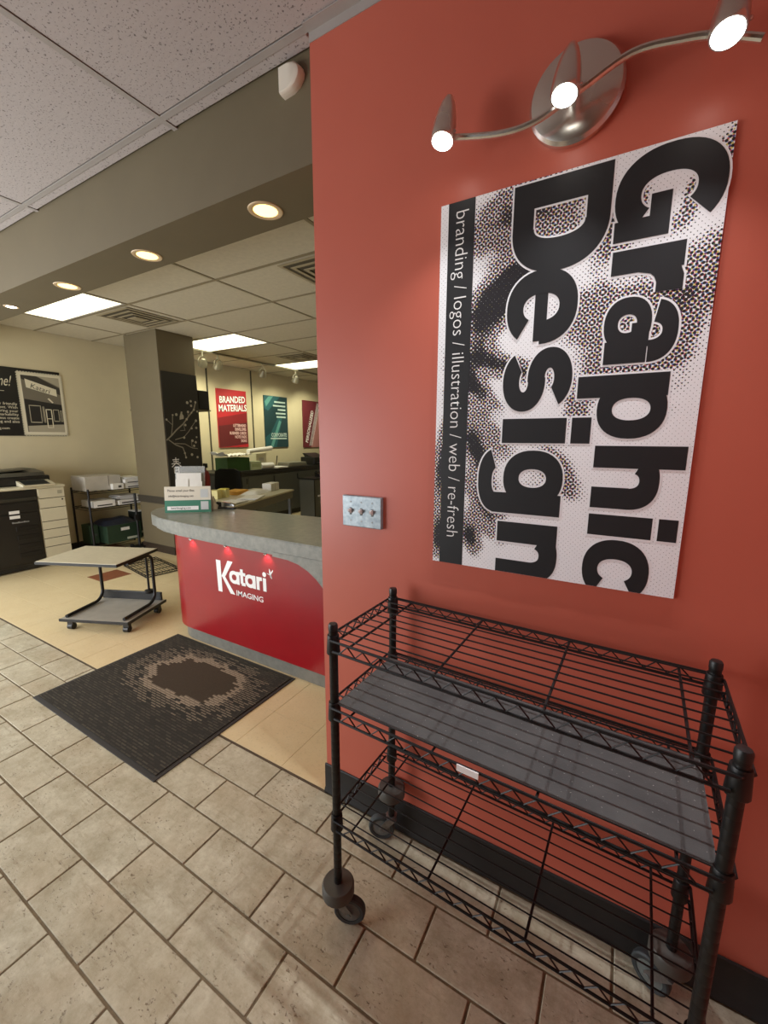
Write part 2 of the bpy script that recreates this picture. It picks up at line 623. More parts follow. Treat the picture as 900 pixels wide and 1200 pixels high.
def text_mesh(body, size, m, align='LEFT', bold=0.0, M=None, sx=1.0, shear=0.0, spacing=1.0, line=1.0):
    cu = bpy.data.curves.new('txt', 'FONT')
    cu.body = body
    cu.size = size
    cu.align_x = align
    cu.offset = bold
    cu.shear = shear
    cu.space_character = spacing
    cu.space_line = line
    cu.resolution_u = 3
    o = bpy.data.objects.new('txt', cu)
    COL.objects.link(o)
    dg = bpy.context.evaluated_depsgraph_get()
    me = bpy.data.meshes.new_from_object(o.evaluated_get(dg))
    bpy.data.objects.remove(o)
    bpy.data.curves.remove(cu)
    T = Matrix.Diagonal((sx, 1, 1, 1))
    me.transform((M or Matrix()) @ T)
    me.materials.clear()
    me.materials.append(m)
    return me


def text(name, body, size, m, M, parent, align='LEFT', bold=0.0, sx=1.0, shear=0.0, spacing=1.0, line=1.0):
    return obj(name, text_mesh(body, size, m, align, bold, M, sx, shear, spacing, line), parent)


def basis(o, ex, ey):
    """matrix that sends 2D (x,y) to o + x*ex + y*ey"""
    ex, ey = Vector(ex), Vector(ey)
    n = ex.cross(ey)
    o = Vector(o)
    return Matrix(((ex.x, ey.x, n.x, o.x), (ex.y, ey.y, n.y, o.y), (ex.z, ey.z, n.z, o.z), (0, 0, 0, 1)))


# 2D glyph pieces ------------------------------------------------------------
class Piece(list):
    """polygon that remembers its layer, so overlapping pieces of a letter do not coincide"""
    layer = 0


LAYER = [0]


def layered(polys):
    LAYER[0] = (LAYER[0] + 1) % 8
    out = []
    for p in polys:
        q = Piece(p)
        q.layer = LAYER[0]
        out.append(q)
    return out


def g_rect(x0, x1, y0, y1, g=0):
    return layered([[(x0 - g, y0 - g), (x1 + g, y0 - g), (x1 + g, y1 + g), (x0 - g, y1 + g)]])


def g_ring(cx, cy, ro, ri, a0=0, a1=360, g=0, n=40, p=2.25):
    """ring between two super-ellipses ro=(rx,ry), ri=(rx,ry), from angle a0 to a1 in degrees"""
    def pt(r, a):
        c, s = math.cos(R(a)), math.sin(R(a))
        return (cx + r[0] * math.copysign(abs(c) ** (2 / p), c), cy + r[1] * math.copysign(abs(s) ** (2 / p), s))
    ro = (ro[0] + g, ro[1] + g)
    ri = (max(.0005, ri[0] - g), max(.0005, ri[1] - g))
    if a1 - a0 < 359:
        ga = math.degrees(g / max(ro))
        a0, a1 = a0 - ga, a1 + ga
    out = []
    for i in range(n):
        b0, b1 = a0 + (a1 - a0) * i / n, a0 + (a1 - a0) * (i + 1) / n
        out.append([pt(ri, b0), pt(ro, b0), pt(ro, b1), pt(ri, b1)])
    return layered(out)


def g_poly(p, g=0):
    if not g:
        return layered([p])
    cx = sum(a for a, _ in p) / len(p)
    cy = sum(b for _, b in p) / len(p)
    return layered([[(a + g * (1 if a > cx else -1), b + g * (1 if b > cy else -1)) for a, b in p]])


def g_stroke(pts, wd, g=0):
    """thick polyline with mitred joints"""
    wd = wd + 2 * g
    L, Rr = [], []
    P = [Vector((a, b)) for a, b in pts]
    for i, p in enumerate(P):
        a = (p - P[i - 1]).normalized() if i else (P[1] - p).normalized()
        b = (P[i + 1] - p).normalized() if i < len(P) - 1 else a
        t = (a + b).normalized()
        n = Vector((-t.y, t.x)) * (wd / 2 / max(.5, t.dot(a)))
        L.append(p + n)
        Rr.append(p - n)
    return layered([[tuple(L[i]), tuple(Rr[i]), tuple(Rr[i + 1]), tuple(L[i + 1])] for i in range(len(P) - 1)])


def clip(polys, x1):
    """cut polygons at x <= x1"""
    out = []
    for p in polys:
        q = []
        for i in range(len(p)):
            a, b = p[i], p[(i + 1) % len(p)]
            if a[0] <= x1:
                q.append(a)
            if (a[0] <= x1) != (b[0] <= x1):
                k = (x1 - a[0]) / (b[0] - a[0])
                q.append((x1, a[1] + k * (b[1] - a[1])))
        if len(q) > 2:
            q = Piece(q)
            q.layer = getattr(p, 'layer', 0)
            out.append(q)
    return out

# ================================================================== THE SETTING
ZC = 2.757                       # ceiling grid height
XL, XR = -5.30, 1.47             # cream wall, far right end
YF, YB = -2.80, 8.0              # storefront, back wall

# ---- floor: sub-floor with stone tiles in front, vinyl tiles behind
floor = struct(MB().box(XL - .1, 1.7, YF - .1, YB + .1, -.10, -.005).build('floor', GROUT))
TA, TB, TX0, TY0 = .3341, .1663, -.5851, -.0163
tw, th = TA - .0075, TB - .0075
stone_me = MB().bbox(-tw / 2, tw / 2, -th / 2, th / 2, -.006, 0, .0022).mesh('stone_tile', STONE)
for k in range(0, 10):
    off = 0 if k % 2 == 0 else .5
    y = TY0 - TB * (k + .5)
    for i in range(-16, 8):
        a, b = TX0 + TA * (i + off), TX0 + TA * (i + off + 1)
        a2, b2 = max(a, XL), min(b, XR)
        if b2 - a2 < .03:
            continue
        o = obj('stone_tile', stone_me, floor, ((a2 + b2) / 2, y, random.uniform(-.0006, .0002)))
        if b2 - a2 < TA - .001:
            o.scale.x = (b2 - a2) / TA
MB().box(XL, XR, YF, TY0 - TB * 10 - .004, -.006, -.0005).build('stone_floor_rest', STONE, floor)
vw = .308
vin_me = MB().bbox(-vw / 2 + .0007, vw / 2 - .0007, -.1543, .1543, -.006, 0, .0009).mesh('vinyl_tile', VINYL)
vin_br = MB().bbox(-vw / 2 + .0007, vw / 2 - .0007, -.1543, .1543, -.006, 0, .0009).mesh('brown_vinyl_tile', VINYL_BROWN)
for j in range(-1, 8):
    y0, y1 = .262 + .31 * j, .262 + .31 * (j + 1)
    y0 = max(y0, -.008)
    for i in range(-1, 17):
        b = -.265 - vw * i
        a = b - vw
        a2, b2 = max(a, XL), min(b, .045)
        if b2 - a2 < .02:
            continue
        brown = (i == 11 and j == 2) or (i == 15 and j == 4)
        o = obj('brown_vinyl_tile' if brown else 'vinyl_tile', vin_br if brown else vin_me, floor,
                ((a2 + b2) / 2, (y0 + y1) / 2, 0))
        o.scale = ((b2 - a2) / vw, (y1 - y0) / .31, 1)
MB().box(XL, 1.6, .262 + .31 * 8, YB, -.006, 0).build('vinyl_floor_rest', VINYL, floor)
MB().box(.045, 1.6, .12, .262 + .31 * 8, -.006, 0).build('vinyl_floor_side', VINYL, floor)
MB().box(XL, 0, -.0185, -.0085, -.006, -.001).build('threshold_strip', mat('brown_threshold', (96, 82, 64), .6, var=.2), floor)

# ---- walls
wall_right = struct(MB().box(0, 1.60, 0, .12, 0, ZC + .15).build('wall_right', RED))
wl = MB().box(XL - .12, XL, -.35, YB, 0, ZC + .15).box(XL - .12, XL, YF, -2.7, 0, ZC + .15)
wl.box(XL - .12, XL, -2.7, -.35, 0, .45).box(XL - .12, XL, -2.7, -.35, 2.45, ZC + .15)
wall_left = struct(wl.build('wall_left', CREAM))
win2 = struct(MB().box(XL - .09, XL - .085, -2.7, -.35, .45, 2.45).build('window_2', GLASS))
for k in range(4):
    y = -2.68 + .77 * k
    MB().box(XL - .12, XL - .05, y - .02, y + .02, .45, 2.45).build('mullion', ALU, win2)
struct(MB().box(XL, 1.72, YB, YB + .12, 0, ZC + .15).build('wall_back', CREAM))
struct(MB().box(1.60, 1.72, .12, YB, 0, ZC + .15).build('wall_side', CREAM))
struct(MB().box(XR + .06, XR + .2, YF, -.0, 0, ZC + .15).build('wall_end', RED))
wf = MB()
wf.box(XL, -5.0, YF - .12, YF, 0, ZC + .15).box(-1.25, XR + .2, YF - .12, YF, 0, ZC + .15)
wf.box(-5.0, -1.25, YF - .12, YF, 0, .3).box(-5.0, -1.25, YF - .12, YF, 2.4, ZC + .15)
struct(wf.build('wall_front', TAUPE))
win = struct(MB().box(-5.0, -1.25, YF - .09, YF - .085, .3, 2.4).build('window_1', GLASS))
for k in range(5):
    x = -4.98 + .93 * k
    MB().box(x - .02, x + .02, YF - .12, YF - .06, .3, 2.4).build('mullion', ALU, win)
for z in (.3, 2.36):
    MB().box(-5.0, -1.25, YF - .12, YF - .06, z, z + .04).build('window_rail', ALU, win)
# aluminium jamb where the red wall stops
struct(MB().box(1.455, 1.53, -.06, -.001, 0, ZC).build('trim_2', ALU))

# pillar in the back room
pillar = struct(MB().bbox(-4.60, -3.92, 1.89, 2.38, 0, ZC, .004).build('wall_pillar', TAUPE))
struct(MB().box(-4.61, -3.91, 1.88, 2.39, 0.001, .10).build('baseboard_pillar', WOOD))

# baseboards
bb = [(0.0, .001), (1.455, .001)]
prof = [(-.001, .001), (-.016, .001), (-.014, .012), (-.008, .022), (-.007, .128), (-.004, .132), (-.001, .132)]
bm_ = MB().prism(prof, -.006, 1.455, 'x')
struct(bm_.build('baseboard_right', RUBBER))
prof_l = [(.001, .001), (.016, .001), (.014, .012), (.008, .022), (.007, .10), (.001, .104)]
ml = MB()
ml.prism([(XL + a, b) for a, b in prof_l], YF + .01, YB - .01, 'y')
struct(ml.build('baseboard_left', RUBBER))

# ---- dropped beam between the two rooms
soffit = struct(MB().box(XL, -.001, .05, .32, 2.43, ZC + .14).build('ceiling_soffit', TAUPE))

# ---- ceiling grid and tiles
ceiling = struct(MB().box(XL - .1, 1.72, YF - .1, YB + .1, ZC + .15, ZC + .25).build('ceiling', WHITE_PAINT))
gx = [-.755 + 1.265 * k for k in (-4, -3, -2, -1, 0, 1, 2)]
gx = [max(XL, v) for v in gx]
tile_cache = {}


def ceil_tile(x0, x1, y0, y1, m, key):
    k = (round(x1 - x0, 3), round(y1 - y0, 3), key)
    if k not in tile_cache:
        hx, hy = (x1 - x0) / 2 - .013, (y1 - y0) / 2 - .013
        b = MB().bbox(-hx, hx, -hy, hy, 0, .012, .004)
        tile_cache[k] = b.mesh('ceiling_tile', m)
    return obj('ceiling_tile', tile_cache[k], ceiling, ((x0 + x1) / 2, (y0 + y1) / 2, ZC + .002))


fy = [-.015 - .61 * k for k in range(5)] + [YF]
xs = [XL, -3.285, -2.02, -.755, .51, XR + .06]
xs = [XL, -4.55] + xs[1:]
for i in range(len(xs) - 1):
    for j in range(len(fy) - 1):
        ceil_tile(xs[i], xs[i + 1], fy[j + 1], fy[j], CTILE, 'f')
    if xs[i] < -.1:
        ceil_tile(xs[i], min(xs[i + 1], 0), -.015, .055, CTILE, 's')


def bar(x0, x1, y0, y1, name='grid_bar'):
    m = MB()
    m.box(x0, x1, y0, y1, ZC - .001, ZC + .003)
    if x1 - x0 > y1 - y0:
        c = (y0 + y1) / 2
        m.box(x0, x1, c - .002, c + .002, ZC + .003, ZC + .03)
    else:
        c = (x0 + x1) / 2
        m.box(c - .002, c + .002, y0, y1, ZC + .003, ZC + .03)
    return m.build(name, GRIDB if y0 > .2 else GRIDM, ceiling)


for y in fy[:-1]:
    bar(XL, XR + .06 if y < -.1 else -.001, y - .012, y + .012)
for x in xs[1:-1]:
    for j in range(len(fy) - 1):
        bar(x - .012, x + .012, fy[j + 1] + .012, fy[j] - .012)
    if x < 0:
        bar(x - .012, x + .012, -.003, .05)
by = [.32, .61] + [1.235 + .627 * k for k in range(0, 11)]
by = [v for v in by if v < YB - .1] + [YB]
bxs = [XL, -4.55, -3.285, -2.02, -.755, .51, 1.60]
skip = {(1, 1), (1, 4), (1, 7), (4, 4)}             # troffer cells
for i in range(len(bxs) - 1):
    for j in range(len(by) - 1):
        if (i, j) in skip:
            continue
        ceil_tile(bxs[i], bxs[i + 1], by[j], by[j + 1], CTILE_B, 'b')
for y in by[1:-1]:
    bar(XL, 1.60, y - .012, y + .012)
for x in bxs[1:-1]:
    for j in range(len(by) - 1):
        bar(x - .012, x + .012, by[j] + .012, by[j + 1] - .012)
# wall angle on top of the red wall
wa = MB().box(.0, XR + .06, -.036, -.0005, ZC - .004, ZC - .0012).box(.0, XR, -.003, -.0005, ZC - .03, ZC - .004)
struct(wa.build('trim_1', GRIDM))

# ---- fluorescent troffers
tro_lab = {(1, 1): 'glowing ceiling light panel beside the dropped beam above the copier',
           (1, 4): 'glowing ceiling light panel beyond the pillar',
           (1, 7): 'glowing ceiling light panel past the far ceiling vent',
           (4, 4): 'glowing ceiling light panel over the floor behind the red wall'}
for (i, j), lab in tro_lab.items():
    x0, x1, y0, y1 = bxs[i] + .014, bxs[i + 1] - .014, by[j] + .014, by[j + 1] - .014
    t = thing('ceiling_light', lab, 'ceiling light', ((x0 + x1) / 2, (y0 + y1) / 2, ZC), group='fluorescent ceiling panels')
    hx, hy = (x1 - x0) / 2, (y1 - y0) / 2
    fr = MB()
    fr.box(-hx, hx, -hy, -hy + .02, 0, .05).box(-hx, hx, hy - .02, hy, 0, .05)
    fr.box(-hx, -hx + .02, -hy + .02, hy - .02, 0, .05).box(hx - .02, hx, -hy + .02, hy - .02, 0, .05)
    fr.box(-hx, hx, -hy, hy, .05, .055)
    fr.build('frame', GRIDM, t)
    df = MB()
    df.box(-hx + .02, hx - .02, -hy + .02, hy - .02, .006, .012)
    df.build('diffuser', TUBE, t)

# ---- air vents (square diffusers)
for nm, x0, y0, sz, lab in (('a', -3.93, 1.26, .56, 'square ceiling air vent just in front of the pillar'),
                            ('b', -1.37, 1.262, .58, 'square ceiling air vent close to the red wall'),
                            ('c', -3.88, 3.80, .56, 'square ceiling air vent between two light panels')):
    t = thing('ceiling_vent', lab, 'vent', (x0 + sz / 2, y0 + sz / 2, ZC - .004), group='ceiling air vents')
    VM = mat('vent_grey_paint', (168, 155, 126), .5)
    h = sz / 2
    for q in range(4):
        a = h - q * .068
        b = a - .028
        zz = -.004 - .003 * q
        r = MB()
        for (sx0, sx1, sy0, sy1) in ((-a, a, -a, -b), (-a, a, b, a), (-a, -b, -b, b), (b, a, -b, b)):
            r.box(sx0, sx1, sy0, sy1, zz, zz + .003)
        r.build('vent_ring', VM, t)
    MB().box(-.05, .05, -.05, .05, -.016, -.013).build('vent_centre', VM, t)
    MB().box(-h + .03, h - .03, -h + .03, h - .03, -.0008, .0004).build('duct_shadow_plate', mat('duct_shade', (84, 76, 58), .8), t)  # flat plate whose dark colour stands for the shade inside the duct

# ---- recessed downlights in the beam
for x, y, lab in ((-.405, .188, 'warm round downlight in the beam, first from the red wall'),
                  (-1.261, .195, 'warm round downlight in the beam, second from the red wall'),
                  (-2.132, .205, 'warm round downlight in the beam, third from the red wall'),
                  (-2.968, .205, 'small round downlight in the beam, fourth from the red wall')):
    t = thing('downlight', lab, 'downlight', (x, y, 2.43), group='recessed downlights in the beam')
    MB().lathe([(.050, -.001), (.058, -.004), (.070, -.003), (.072, -.0002), (.050, -.0002)], 28, caps=False).build('trim_ring', mat('downlight_trim', (216, 190, 150), .4), t)
    far = x < -2.5
    t.scale = (.62, .62, 1) if far else (1, 1, 1)
    MB().lathe([(.001, -.006), (.035, -.005), (.050, -.0015)], 24, caps=False).build('lens', BULB if far else WARM, t)
    spot_light('downlight_beam', (0, 0, -.02), (0, 0, -1), 9, (1, .80, .5) if not far else (1, .95, .85), R(110), .8, .05, t)

# ================================================================== RED WALL
# ---- large poster
PX0, PZ0, PW, PH = .4668, 1.105, .653, 1.042
post = thing('wall_poster', 'large black and white halftone Graphic Design poster on the red wall', 'poster', (PX0, 0, PZ0))
MB().box(0, PW, -.008, -.0006, 0, PH).build('poster_board', m_halftone(), post)
MB().box(.023, .100, -.0084, -.0081, 0.0, PH).build('side_band', INK, post)
# lettering runs downwards: s = distance from the top edge, u = distance from the left edge
PM = basis((0, -.0089, PH), (0, 0, -1), (1, 0, 0))
PMW = basis((0, -.0083, PH), (0, 0, -1), (1, 0, 0))


def word_graphic(g):
    B = .446
    P = {}
    P['G'] = (g_ring(.099, B + .100, (.094, .105), (.036, .053), 48, 322, g) +
              g_rect(.100, .190, B + .068, B + .108, g) + g_rect(.145, .190, B - .002, B + .108, g))
    P['r'] = g_rect(.209, .262, B, B + .145, g) + g_stroke([(.236, B + .060), (.246, B + .095), (.262, B + .112), (.285, B + .121), (.311, B + .121)], .052, g)
    P['a'] = (g_rect(.413, .466, B, B + .090, g) + g_ring(.396, B + .092, (.070, .057), (.020, .026), 0, 166, g, p=2.3) +
              g_ring(.374, B + .045, (.060, .050), (.021, .020), 0, 360, g) + g_rect(.374, .430, B + .055, B + .092, g))
    P['p'] = g_rect(.491, .545, B - .053, B + .144, g) + g_ring(.575, B + .071, (.072, .075), (.027, .041), 0, 360, g)
    P['h'] = (g_rect(.665, .721, B, B + .197, g) + g_rect(.771, .826, B, B + .085, g) +
              g_ring(.752, B + .080, (.074, .068), (.020, .026), 0, 150, g, p=2.4))
    P['i'] = g_rect(.843, .899, B, B + .144, g) + g_rect(.843, .899, B + .157, B + .197, g)
    P['c'] = g_ring(.990, B + .072, (.082, .077), (.030, .040), 35, 325, g)
    return P


def word_design(g):
    B = .205
    P = {}
    P['D'] = (g_rect(.007, .068, B, B + .228, g) + g_rect(.06, .125, B, B + .052, g) + g_rect(.06, .125, B + .176, B + .228, g) +
              g_ring(.118, B + .114, (.106, .114), (.028, .060), -92, 92, g, p=2.2))
    P['e'] = (g_ring(.308, B + .084, (.092, .088), (.034, .045), 0, 322, g) + g_rect(.250, .392, B + .068, B + .100, g))
    P['s'] = (g_ring(.488, B + .117, (.078, .056), (.026, .012), 28, 275, g, p=2.1) +
              g_ring(.494, B + .051, (.080, .056), (.028, .012), -152, 95, g, p=2.1))
    P['i'] = g_rect(.593, .660, B, B + .168, g) + g_rect(.593, .660, B + .181, B + .227, g)
    P['g'] = (g_ring(.758, B + .090, (.078, .080), (.026, .037), 0, 360, g) + g_rect(.802, .862, B - .020, B + .168, g) +
              g_ring(.768, B - .006, (.094, .058), (.038, .018), 200, 360, g, p=2.3))
    P['n'] = (g_rect(.888, .948, B, B + .166, g) + g_ring(.980, B + .092, (.080, .078), (.022, .030), 0, 150, g, p=2.4) +
              g_rect(1.002, 1.060, B, B + .095, g))
    return P


for wd in (word_graphic, word_design):
    for ch, pol in wd(.0045).items():
        flat(clip(pol, PH - .0005), PMW, 'letter_outline', mat('poster_white_print', (244, 246, 248), .45), post)
    for ch, pol in wd(0).items():
        flat(clip(pol, PH - .0005), PM, 'letter_' + ch.lower(), INK, post)
text('side_lettering', 'branding / logos / illustration / web / re-fresh', .0545, WHITE,
     basis((.046, -.0092, PH - .022), (0, 0, -1), (1, 0, 0)), post, sx=.945, bold=-.0006)

# ---- nickel wall lamp
LX, LZ = .803, 2.300
lamp = thing('wall_lamp', 'brushed nickel wall lamp with three spotlights on a wavy bar', 'lamp', (LX, 0, LZ))
plate = MB()
Mp = Matrix.Rotation(R(90), 4, 'X')
plate.lathe([(.104, .001), (.104, .014), (.098, .023), (.088, .027), (.02, .036), (.001, .037)], 48, Mp)
plate.build('back_plate', STEEL, lamp)
ctl = [(-.292, -.046), (-.163, -.078), (-.074, -.080), (.021, -.048), (.114, -.017), (.202, -.028), (.26, -.044), (.33, -.077)]
pts = []
for i in range(len(ctl) - 1):
    p = [ctl[max(0, i - 1)], ctl[i], ctl[i + 1], ctl[min(len(ctl) - 1, i + 2)]]
    for j in range(6):
        u = j / 6
        q = [.5 * (2 * p[1][c] + (p[2][c] - p[0][c]) * u + (2 * p[0][c] - 5 * p[1][c] + 4 * p[2][c] - p[3][c]) * u * u +
                   (3 * p[1][c] - p[0][c] - 3 * p[2][c] + p[3][c]) * u ** 3) for c in (0, 1)]
        pts.append((q[0], -.078, q[1] + .012))
pts.append((.33, -.078, -.065))
MB().tube(pts, .0075, 10).build('wavy_bar', STEEL, lamp)
MB().cyl((.0, -.03, .0), (.0, -.080, -.050), .012, 12).build('arm', STEEL, lamp)
HP = [(-.293, -.092, -.028), (-.007, -.092, -.028), (.274, -.092, -.028)]
for (hx, hy, hz) in HP:
    d = Vector((-.06, -.30, -.95)).normalized() if hx > .1 else Vector((-.04, -.26, -.97)).normalized()
    Mh = Matrix.Translation((hx, hy - .012, hz)) @ (-d).to_track_quat('Z', 'Y').to_matrix().to_4x4()
    head = MB()
    head.lathe([(.0285, -.034), (.0298, -.031), (.0305, -.016), (.0290, .008), (.0245, .038), (.017, .066), (.010, .082), (.001, .087)], 28, Mh)
    ho = head.build('lamp_head', STEEL, lamp)
    ln = MB()
    ln.lathe([(.001, -.0395), (.018, -.0385), (.0262, -.0345)], 24, Mh, caps=False)
    ln.build('lens', BULB, ho)
    MB().sphere((hx + .030, hy - .018, hz - .018), .004, 8, 5).build('set_screw', CHROME, ho)
    tip = Mh @ Vector((0, 0, -.045))
    spot_light('lamp_beam', tip, Vector((d.x, -.48, -.87)), 17, (.97, .98, 1.0), R(122), 1.0, .004, lamp)

# ---- light switch plate
sw = thing('switch_plate', 'galvanised three-gang light switch plate on the red wall', 'light switch', (.1125, 0, 1.186))
MB().bbox(0, .1625, -.016, -.0005, 0, .112, .003).build('box', GALV, sw)
for k in range(3):
    x = .036 + .045 * k
    MB().box(x - .0045, x + .0045, -.0168, -.0155, .043, .069).build('slot', mat('switch_slot', (96, 100, 100), .6), sw)
    MB().prism([(-.016, .048), (-.030, .057), (-.030, .063), (-.016, .066)], x - .004, x + .004, 'x').build('toggle', mat('toggle_ivory', (205, 190, 184), .4), sw)
    for z in (.022, .090):
        MB().cyl((x, -.0172, z), (x, -.0155, z), .0032, 8).build('screw', ZINC, sw)

# ---- motion detector at the end of the beam
md = thing('motion_detector', 'small white motion detector on the beam next to the red wall', 'detector', (-.108, .05, 2.655))
dshape = [(-.045, .0), (.0, .002), (.026, .012), (.042, .030), (.045, .044), (.040, .060), (.024, .076), (.0, .082), (-.045, .082)]
DW = mat('detector_white', (226, 220, 204), .4)
MB().prism(dshape, -.012, -.0005, 'y').build('housing_base', DW, md)
dome = MB()
sec = [[(a * k + (1 - k) * -.045, .041 + (b - .041) * (.35 + .65 * k)) for a, b in dshape] for k in (1, .98, .92, .8)]
deep = (-.012, -.020, -.027, -.031)
n = len(dshape)
vv, ff = [], []
for q, dd in zip(sec, deep):
    vv += [(a, dd, b) for a, b in q]
for r_ in range(3):
    for i in range(n):
        j = (i + 1) % n
        ff.append((r_ * n + i, r_ * n + j, (r_ + 1) * n + j, (r_ + 1) * n + i))
ff.append(tuple(range(3 * n, 4 * n)))
dome.add(vv, ff)
dome.build('lens_cover', DW, md)

# ================================================================== ROLLING WIRE CART
CW, CD = .862, .320
cart = thing('rolling_wire_cart', 'black three-tier wire shelving cart on casters along the red wall', 'cart', (.333, -.375, 0), -.037)
SHZ = (.965, .762, .392)
corners = [(0, 0), (CW, 0), (CW, CD), (0, CD)]
for (x, y) in corners:
    p = MB()
    prof = [(.0125, .135)]
    z = .16
    while z < .98:
        prof += [(.0125, z), (.0123, z + .001), (.0123, z + .002), (.0125, z + .003)]
        z += .0254
    prof += [(.0125, .985)]
    p.lathe(prof, 12, Matrix.Translation((x, y, 0)))
    po = p.build('post', BLACKMET, cart)
    MB().lathe([(.0135, .983), (.0135, .996), (.011, 1.001), (.001, 1.002)], 14, Matrix.Translation((x, y, 0))).build('post_cap', BLACKPL, po)


def truss(x0, y0, x1, y1, z, nseg):
    m = MB()
    m.tube([(x0, y0, z - .030), (x1, y1, z - .030)], .0036, 6)
    pts = []
    for i in range(nseg + 1):
        u = .03 + .94 * i / nseg
        pts.append((x0 + (x1 - x0) * u, y0 + (y1 - y0) * u, z - .003 if i % 2 else z - .027))
    m.tube(pts, .0023, 5)
    return m


wire_me = MB().tube([(-.012, 0, 0), (CW + .012, 0, 0)], .0020, 6).mesh('wire', BLACKMET)
cross_me = MB().tube([(0, -.014, 0), (0, CD + .014, 0)], .0032, 6).mesh('cross_bar', BLACKMET)
for si, z in enumerate(SHZ):
    e = .018
    sh = MB()
    ring = [(-e, -e + .02), (-e + .02, -e), (CW + e - .02, -e), (CW + e, -e + .02), (CW + e, CD + e - .02), (CW + e - .02, CD + e), (-e + .02, CD + e), (-e, CD + e - .02)]
    sh.tube([(a, b, z - .006) for a, b in ring + ring[:1]], .0036, 6)
    so = sh.build('shelf', BLACKMET, cart)
    for (x, y) in corners:
        MB().lathe([(.0185, -.050), (.0192, -.048), (.0165, .002), (.0155, .004)], 14, Matrix.Translation((x, y, z))).build('corner_collar', BLACKMET, so)
    for (a, b, c, d, n) in ((.012, -e, CW - .012, -e, 32), (.012, CD + e, CW - .012, CD + e, 32),
                            (-e, .012, -e, CD - .012, 12), (CW + e, .012, CW + e, CD - .012, 12)):
        truss(a, b, c, d, z - .006, n).build('edge_truss', BLACKMET, so)
    for k in range(10):
        obj('wire', wire_me, so, (0, -.018 + (CD + .036) * (k + .5) / 10, z - .0015))
    for k in range(4):
        obj('cross_bar', cross_me, so, (.067 + .243 * k, 0, z - .008))
MB().box(.378, .430, -.0245, -.0215, SHZ[1] - .018, SHZ[1] - .002).build('price_tag', WHITE, cart)
# casters: bumper disc, fork, wheel
for (x, y), ang, up_ in zip(corners, (R(25), R(200), R(155), R(205)), (0, 0, .03, .085)):
    cb = MB()
    cb.lathe([(.012, .105), (.046, .106), (.050, .112), (.050, .138), (.045, .146), (.02, .148), (.013, .150)], 24, Matrix.Translation((x, y, up_)))
    if up_:
        MB().lathe([(.012, .104), (.012, .136 + up_)], 12, Matrix.Translation((x, y, 0))).build('caster_stem', BLACKMET, cart)
    co = cb.build('caster_bumper', GREYPL, cart)
    M = Matrix.Translation((x, y, 0)) @ Matrix.Rotation(ang, 4, 'Z')
    fk = MB()
    fk.lathe([(.014, .094), (.020, .096), (.020, .106)], 12, Matrix.Translation((x, y, 0)))
    for s in (-1, 1):
        fk.prism([(-.020, .098), (.016, .098), (.046, .058), (.046, .042), (.030, .042)], s * .019 - .0013, s * .019 + .0013, 'y', M)
    fk.box(-.020, .016, -.019, .019, .096, .099, M)
    fo = fk.build('caster_fork', ZINC, cart)
    wm = MB()
    Mw = M @ Matrix.Translation((.036, 0, .050)) @ Matrix.Rotation(R(90), 4, 'X')
    wm.lathe([(.034, -.011), (.044, -.0125), (.0485, -.009), (.050, 0), (.0485, .009), (.044, .0125), (.034, .011)], 24, Mw, caps=False)
    wo = wm.build('wheel', mat('grey_rubber_wheel', (58, 64, 66), .6, var=.15), fo)
    hb = MB()
    hb.lathe([(.001, -.010), (.035, -.009), (.035, .009), (.001, .010)], 20, Mw)
    hb.lathe([(.001, -.0225), (.006, -.022), (.006, .022), (.001, .0225)], 8, Mw)
    hb.build('hub', mat('pale_grey_hub', (104, 110, 108), .5), wo)
# shelf liner on the middle shelf
ln = thing('shelf_liner', 'dark charcoal liner sheet lying on the middle shelf of the wire cart', 'liner', (.333, -.375, SHZ[1] + .0015), -.037)
b = MB()
n = 14
g = []
for i in range(n + 1):
    for j in range(5):
        x, y = .012 + (CW - .02) * i / n, -.004 + (CD - .03) * j / 4
        g.append((x, y, .0006 * math.sin(i * 1.7 + j)+.0008))
top = [(x, y, z + .0022) for x, y, z in g]
f = []
N = len(g)
for i in range(n):
    for j in range(4):
        a = i * 5 + j
        f.append((a, a + 1, a + 6, a + 5))
        f.append((N + a, N + a + 5, N + a + 6, N + a + 1))
for i in range(n):
    a, c = i * 5, i * 5 + 4
    f.append((a, a + 5, N + a + 5, N + a)); f.append((c, N + c, N + c + 5, c + 5))
for j in range(4):
    a, c = j, n * 5 + j
    f.append((a, N + a, N + a + 1, a + 1)); f.append((c, c + 1, N + c + 1, N + c))
b.add(g + top, f)
b.build('liner_sheet', LINER, ln)

# ================================================================== ENTRANCE MAT
MX, MY, MW, MD = -1.283, .101, 1.196, .918
mt = thing('entrance_mat', 'dark charcoal entrance mat with pale ring pattern before the red counter', 'mat', (MX, MY, 0), R(0))
MB().bbox(-MW / 2, MW / 2, -MD / 2, MD / 2, .0004, .005, .002).build('rubber_border', mat('mat_rubber', (52, 49, 46), .7, bump=.1), mt)
MB().bbox(-MW / 2 + .022, MW / 2 - .022, -MD / 2 + .022, MD / 2 - .022, .0052, .0095, .002).build('pile', m_mat(), mt)

# ================================================================== COUNTER
CT = .910                                       # worktop height
def arc(cx, cy, rx, ry, a0, a1, n):
    return [(cx + rx * math.cos(R(a0 + (a1 - a0) * i / n)), cy + ry * math.sin(R(a0 + (a1 - a0) * i / n))) for i in range(n + 1)]


def counter_outline(y0, xl, rx, ry, x1, y1):
    """plan: straight front at y0, rounded left end, open at the right"""
    p = [(x1, y0)]
    p += arc(xl + rx, y0 + ry, rx, ry, 270, 180, 18)
    p += [(xl + .06, y1), (x1, y1)]
    return p


